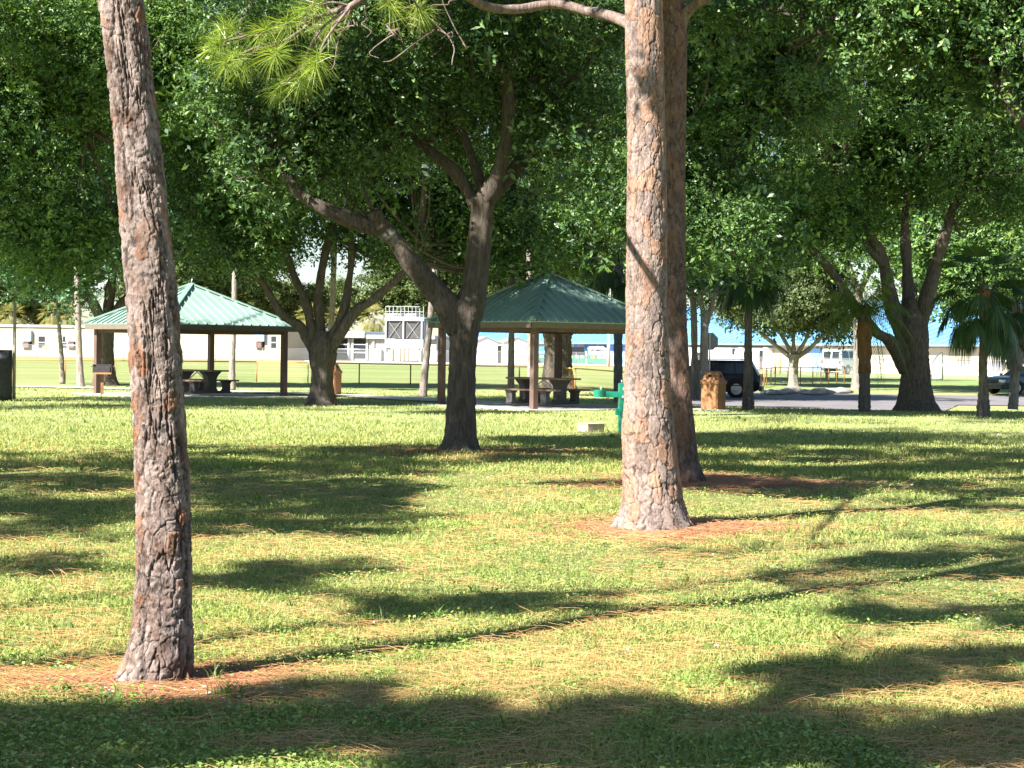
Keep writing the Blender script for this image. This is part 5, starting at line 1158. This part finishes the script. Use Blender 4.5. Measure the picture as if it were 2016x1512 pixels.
# ------------------------------------------------------------------ unseen trees added overhead and to the left, crowns shaped to cast shade
rg = np.random.default_rng(2024)
CL_, RD_ = [], []
KEEP = list(LIT)                                       # things the sun reaches in full: needle sprays and the two near pines
for pb_, pix, D in ((P1, [(238, 0), (262, 200), (281, 400), (300, 600), (312, 800), (322, 1000), (318, 1200)], D1), (P2, [(1267, 0), (1273, 300), (1273, 600), (1275, 780), (1285, 980)], D2)):
    for (u, v), (u2, v2) in zip(pix[:-1], pix[1:]):
        for k in (0, .25, .5, .75): KEEP.append((np.array(at(u+(u2-u)*k, v+(v2-v)*k, D)), .12))
KP = np.array([k[0] for k in KEEP]); KR = np.array([k[1] for k in KEEP]); SD_ = np.array(SDIR)
def blocked(c, r):
    w = KP-c; s_ = w @ SD_; d = np.linalg.norm(w-s_[:, None]*SD_, axis=1); return bool(((d < r*1.15+KR) & (s_ > 0)).any())
def shade_at(u, v, D, n, r, t0, t1, ju=0, jv=0):
    """foliage high up the sun's path to a trunk or palm that stands in shade"""
    for _ in range(n):
        p = np.array(at(u+rg.uniform(-ju, ju), v+rg.uniform(-jv, jv), D)); c = p-SD_*rg.uniform(t0, t1); uu, vv = project(c[None]); px = r*F/c[1]
        if -px-30 < uu[0] < 2046+px and vv[0] > -px-20: continue
        if blocked(c, r): continue
        CL_.append(c); RD_.append(r*rg.uniform(.7, 1.2))
def shade(u0, u1, v0, v1, n, r, z0=6.2, z1=9.0):  # adds unseen foliage that shades the given patch of lawn
    n = int(n*1.8); r = r*.72
    for _ in range(n):
        g_ = gp(rg.uniform(u0, u1), rg.uniform(v0, v1)); z = rg.uniform(z0, z1); k = (z-g_.z)/math.tan(SUN_EL)
        c = np.array([g_.x-k*math.cos(SUN_AZ), g_.y-k*math.sin(SUN_AZ), z])
        if c[1] > .5:
            uu, vv = project(c[None]); px = r*F/c[1]
            if -px-30 < uu[0] < 2046+px and vv[0] > -px-20: continue
        if blocked(c, r): continue
        CL_.append(c); RD_.append(r*rg.uniform(.7, 1.25))
shade(-150, 300, 892, 1010, 36, .7); shade(-150, 260, 1000, 1060, 9, .5); shade(280, 860, 880, 935, 42, .75); shade(380, 800, 935, 985, 22, .6); shade(370, 760, 985, 1055, 22, .5); shade(560, 860, 1000, 1035, 5, .4)
shade(-150, 130, 1095, 1135, 6, .36); shade(400, 560, 1130, 1165, 4, .28); shade(480, 800, 1105, 1140, 6, .28)
shade(950, 1260, 868, 905, 26, .7); shade(1260, 2100, 872, 930, 84, .72); shade(1350, 2100, 920, 978, 40, .55); shade(1700, 2100, 970, 1005, 7, .45)
shade(1250, 1500, 1068, 1100, 7, .26); shade(1500, 2080, 1060, 1108, 15, .34); shade(1480, 1880, 1102, 1130, 6, .26); shade(1880, 2080, 1110, 1150, 4, .3)
shade(720, 850, 1185, 1212, 4, .2); shade(920, 1230, 1162, 1225, 8, .24); shade(1660, 1850, 1197, 1224, 5, .22); shade(1840, 2080, 1190, 1235, 6, .24)
shade(-120, 330, 1385, 1470, 16, .26); shade(300, 900, 1395, 1465, 22, .24); shade(850, 1560, 1430, 1520, 26, .26); shade(520, 820, 1350, 1385, 4, .16); shade(1480, 1800, 1312, 1350, 8, .18); shade(1760, 2080, 1285, 1345, 9, .2); shade(1560, 2080, 1420, 1520, 16, .25); shade(-120, 600, 1470, 1530, 9, .2); shade(1100, 1500, 1390, 1430, 5, .18)
shade(-200, 620, 797, 806, 26, 1.3, 8, 11); shade(640, 1230, 800, 808, 14, 1.1, 8, 11); shade(1380, 2050, 818, 834, 18, 1.2, 8, 11)
for v in (880, 830, 780, 730, 680, 630, 570, 510, 450): shade_at(910, v, D=OA.y, n=2, r=.34, t0=10, t1=13, ju=26, jv=30)
shade_at(780, 470, OA.y, 5, .45, 10, 13, 130, 60); shade_at(980, 280, OA.y, 6, .45, 11, 14, 70, 120)
shade_at(1050, 618, 50.5, 100, .6, 14, 18, 210, 50); shade_at(1936, 640, 47, 60, .9, 14, 18, 70, 100); shade_at(1473, 660, 51.5, 16, .9, 15, 19, 40, 90); shade_at(1330, 350, D3, 8, .4, 11, 14, 20, 280)
# unseen foliage added overhead to darken pockets of the canopy
for u, v, D, n, ju, jv in ((90, 420, 46, 14, 110, 50), (480, 320, 42, 12, 90, 90), (1390, 130, 44, 12, 80, 150), (1760, 170, 48, 26, 120, 170), (830, 380, 47, 14, 80, 90), (1110, 380, 60, 12, 100, 70), (1950, 80, 44, 8, 60, 70), (1560, 300, 46, 6, 60, 40), (330, 480, 60, 8, 60, 50), (1150, 200, 29, 7, 60, 110)):
    shade_at(u, v, D, int(n*2.2), 1.15, 9, 13, ju, jv)
shade_at(632, 720, OB.y, 16, .9, 14, 18, 60, 80); shade_at(1800, 700, OE.y, 26, 1.0, 15, 19, 60, 110); shade_at(207, 700, OC.y, 8, 1.2, 20, 25, 30, 60)
CL_ = np.array(CL_); RD_ = np.array(RD_)
K_ = 14; cen = CL_[rg.choice(len(CL_), K_, replace=False)].copy()
for _ in range(30):
    lab = np.argmin(((CL_[:, None]-cen[None])**2).sum(2), 1)
    for k in range(K_):
        if (lab == k).any(): cen[k] = CL_[lab == k].mean(0)
names = ['over the camera', 'left of the camera', 'far out beyond the left edge', 'near the left edge', 'behind the camera', 'deep beyond the left edge', 'high over the leaning pine', 'out past the screened fence', 'close behind the photographer', 'beside the sunlit shelter', 'beyond the classrooms end', 'over the near lawn', 'on the far left lawn', 'between the fence and the near lawn']
for k in range(K_):
    C, Rr = CL_[lab == k], RD_[lab == k]
    if not len(C): continue
    bx, by = cen[k, 0], cen[k, 1]
    if by > -2: bx = min(bx, -.31*max(by, 0)-2.2)
    for q0 in (7.5, 11.3):                              # keep the trunk's own shadow off the near pines
        if abs(-bx*.669+by*.743-q0) < 1.0: by = (q0-1.05+bx*.669)/.743
    bx, by = bx-4.2, by-3.8
    b_ = Vector((bx, by, g1(bx, by))); t = thing('added_shade_tree', b_, 'unseen tree added to cast shade, out of the picture '+names[k], 'tree', 0, 'unseen trees added to cast shade')
    top = np.array([bx+4.2, by+3.8, cen[k, 2]-.4]); mb = MB(); mb.tube(spline([(bx, by, -.05), (bx+.1, by, 2.6), (bx+1.4, by+1.2, 4.8), tuple(top)], 5), list(np.linspace(.24, .03, 16)), 12, wob=.04)
    for c in C:
        if np.linalg.norm(c-top) > 6.5: continue
        md = (top+c)/2+np.array([0, 0, .3])+rg.normal(0, .12, 3); sp = spline([tuple(top), tuple(md), tuple(c)], 4); fr = sp[sp[:, 1] > .3]
        if len(fr):
            uu, vv = project(fr)
            if ((uu > -60) & (uu < 2076) & (vv > -60)).any(): continue
        mb.tube(sp, list(np.linspace(.02, .008, len(sp))), 5)
    mb.build('trunk', barkD, t, True, off=b_)
    big = Rr > .36; VV, FF, off = [], [], 0
    for sel, L, ns in ((big, .15, 58), (~big, .09, 46)):
        if sel.any():
            V, Fq = leaf_mesh(C[sel], Rr[sel], ns, L, L*.45, rg, flat=.6); VV.append(V); FF.append(Fq+off); off += len(V)
    npmesh('crown', np.concatenate(VV)-np.array(b_), [np.concatenate(FF)], leafA, t)
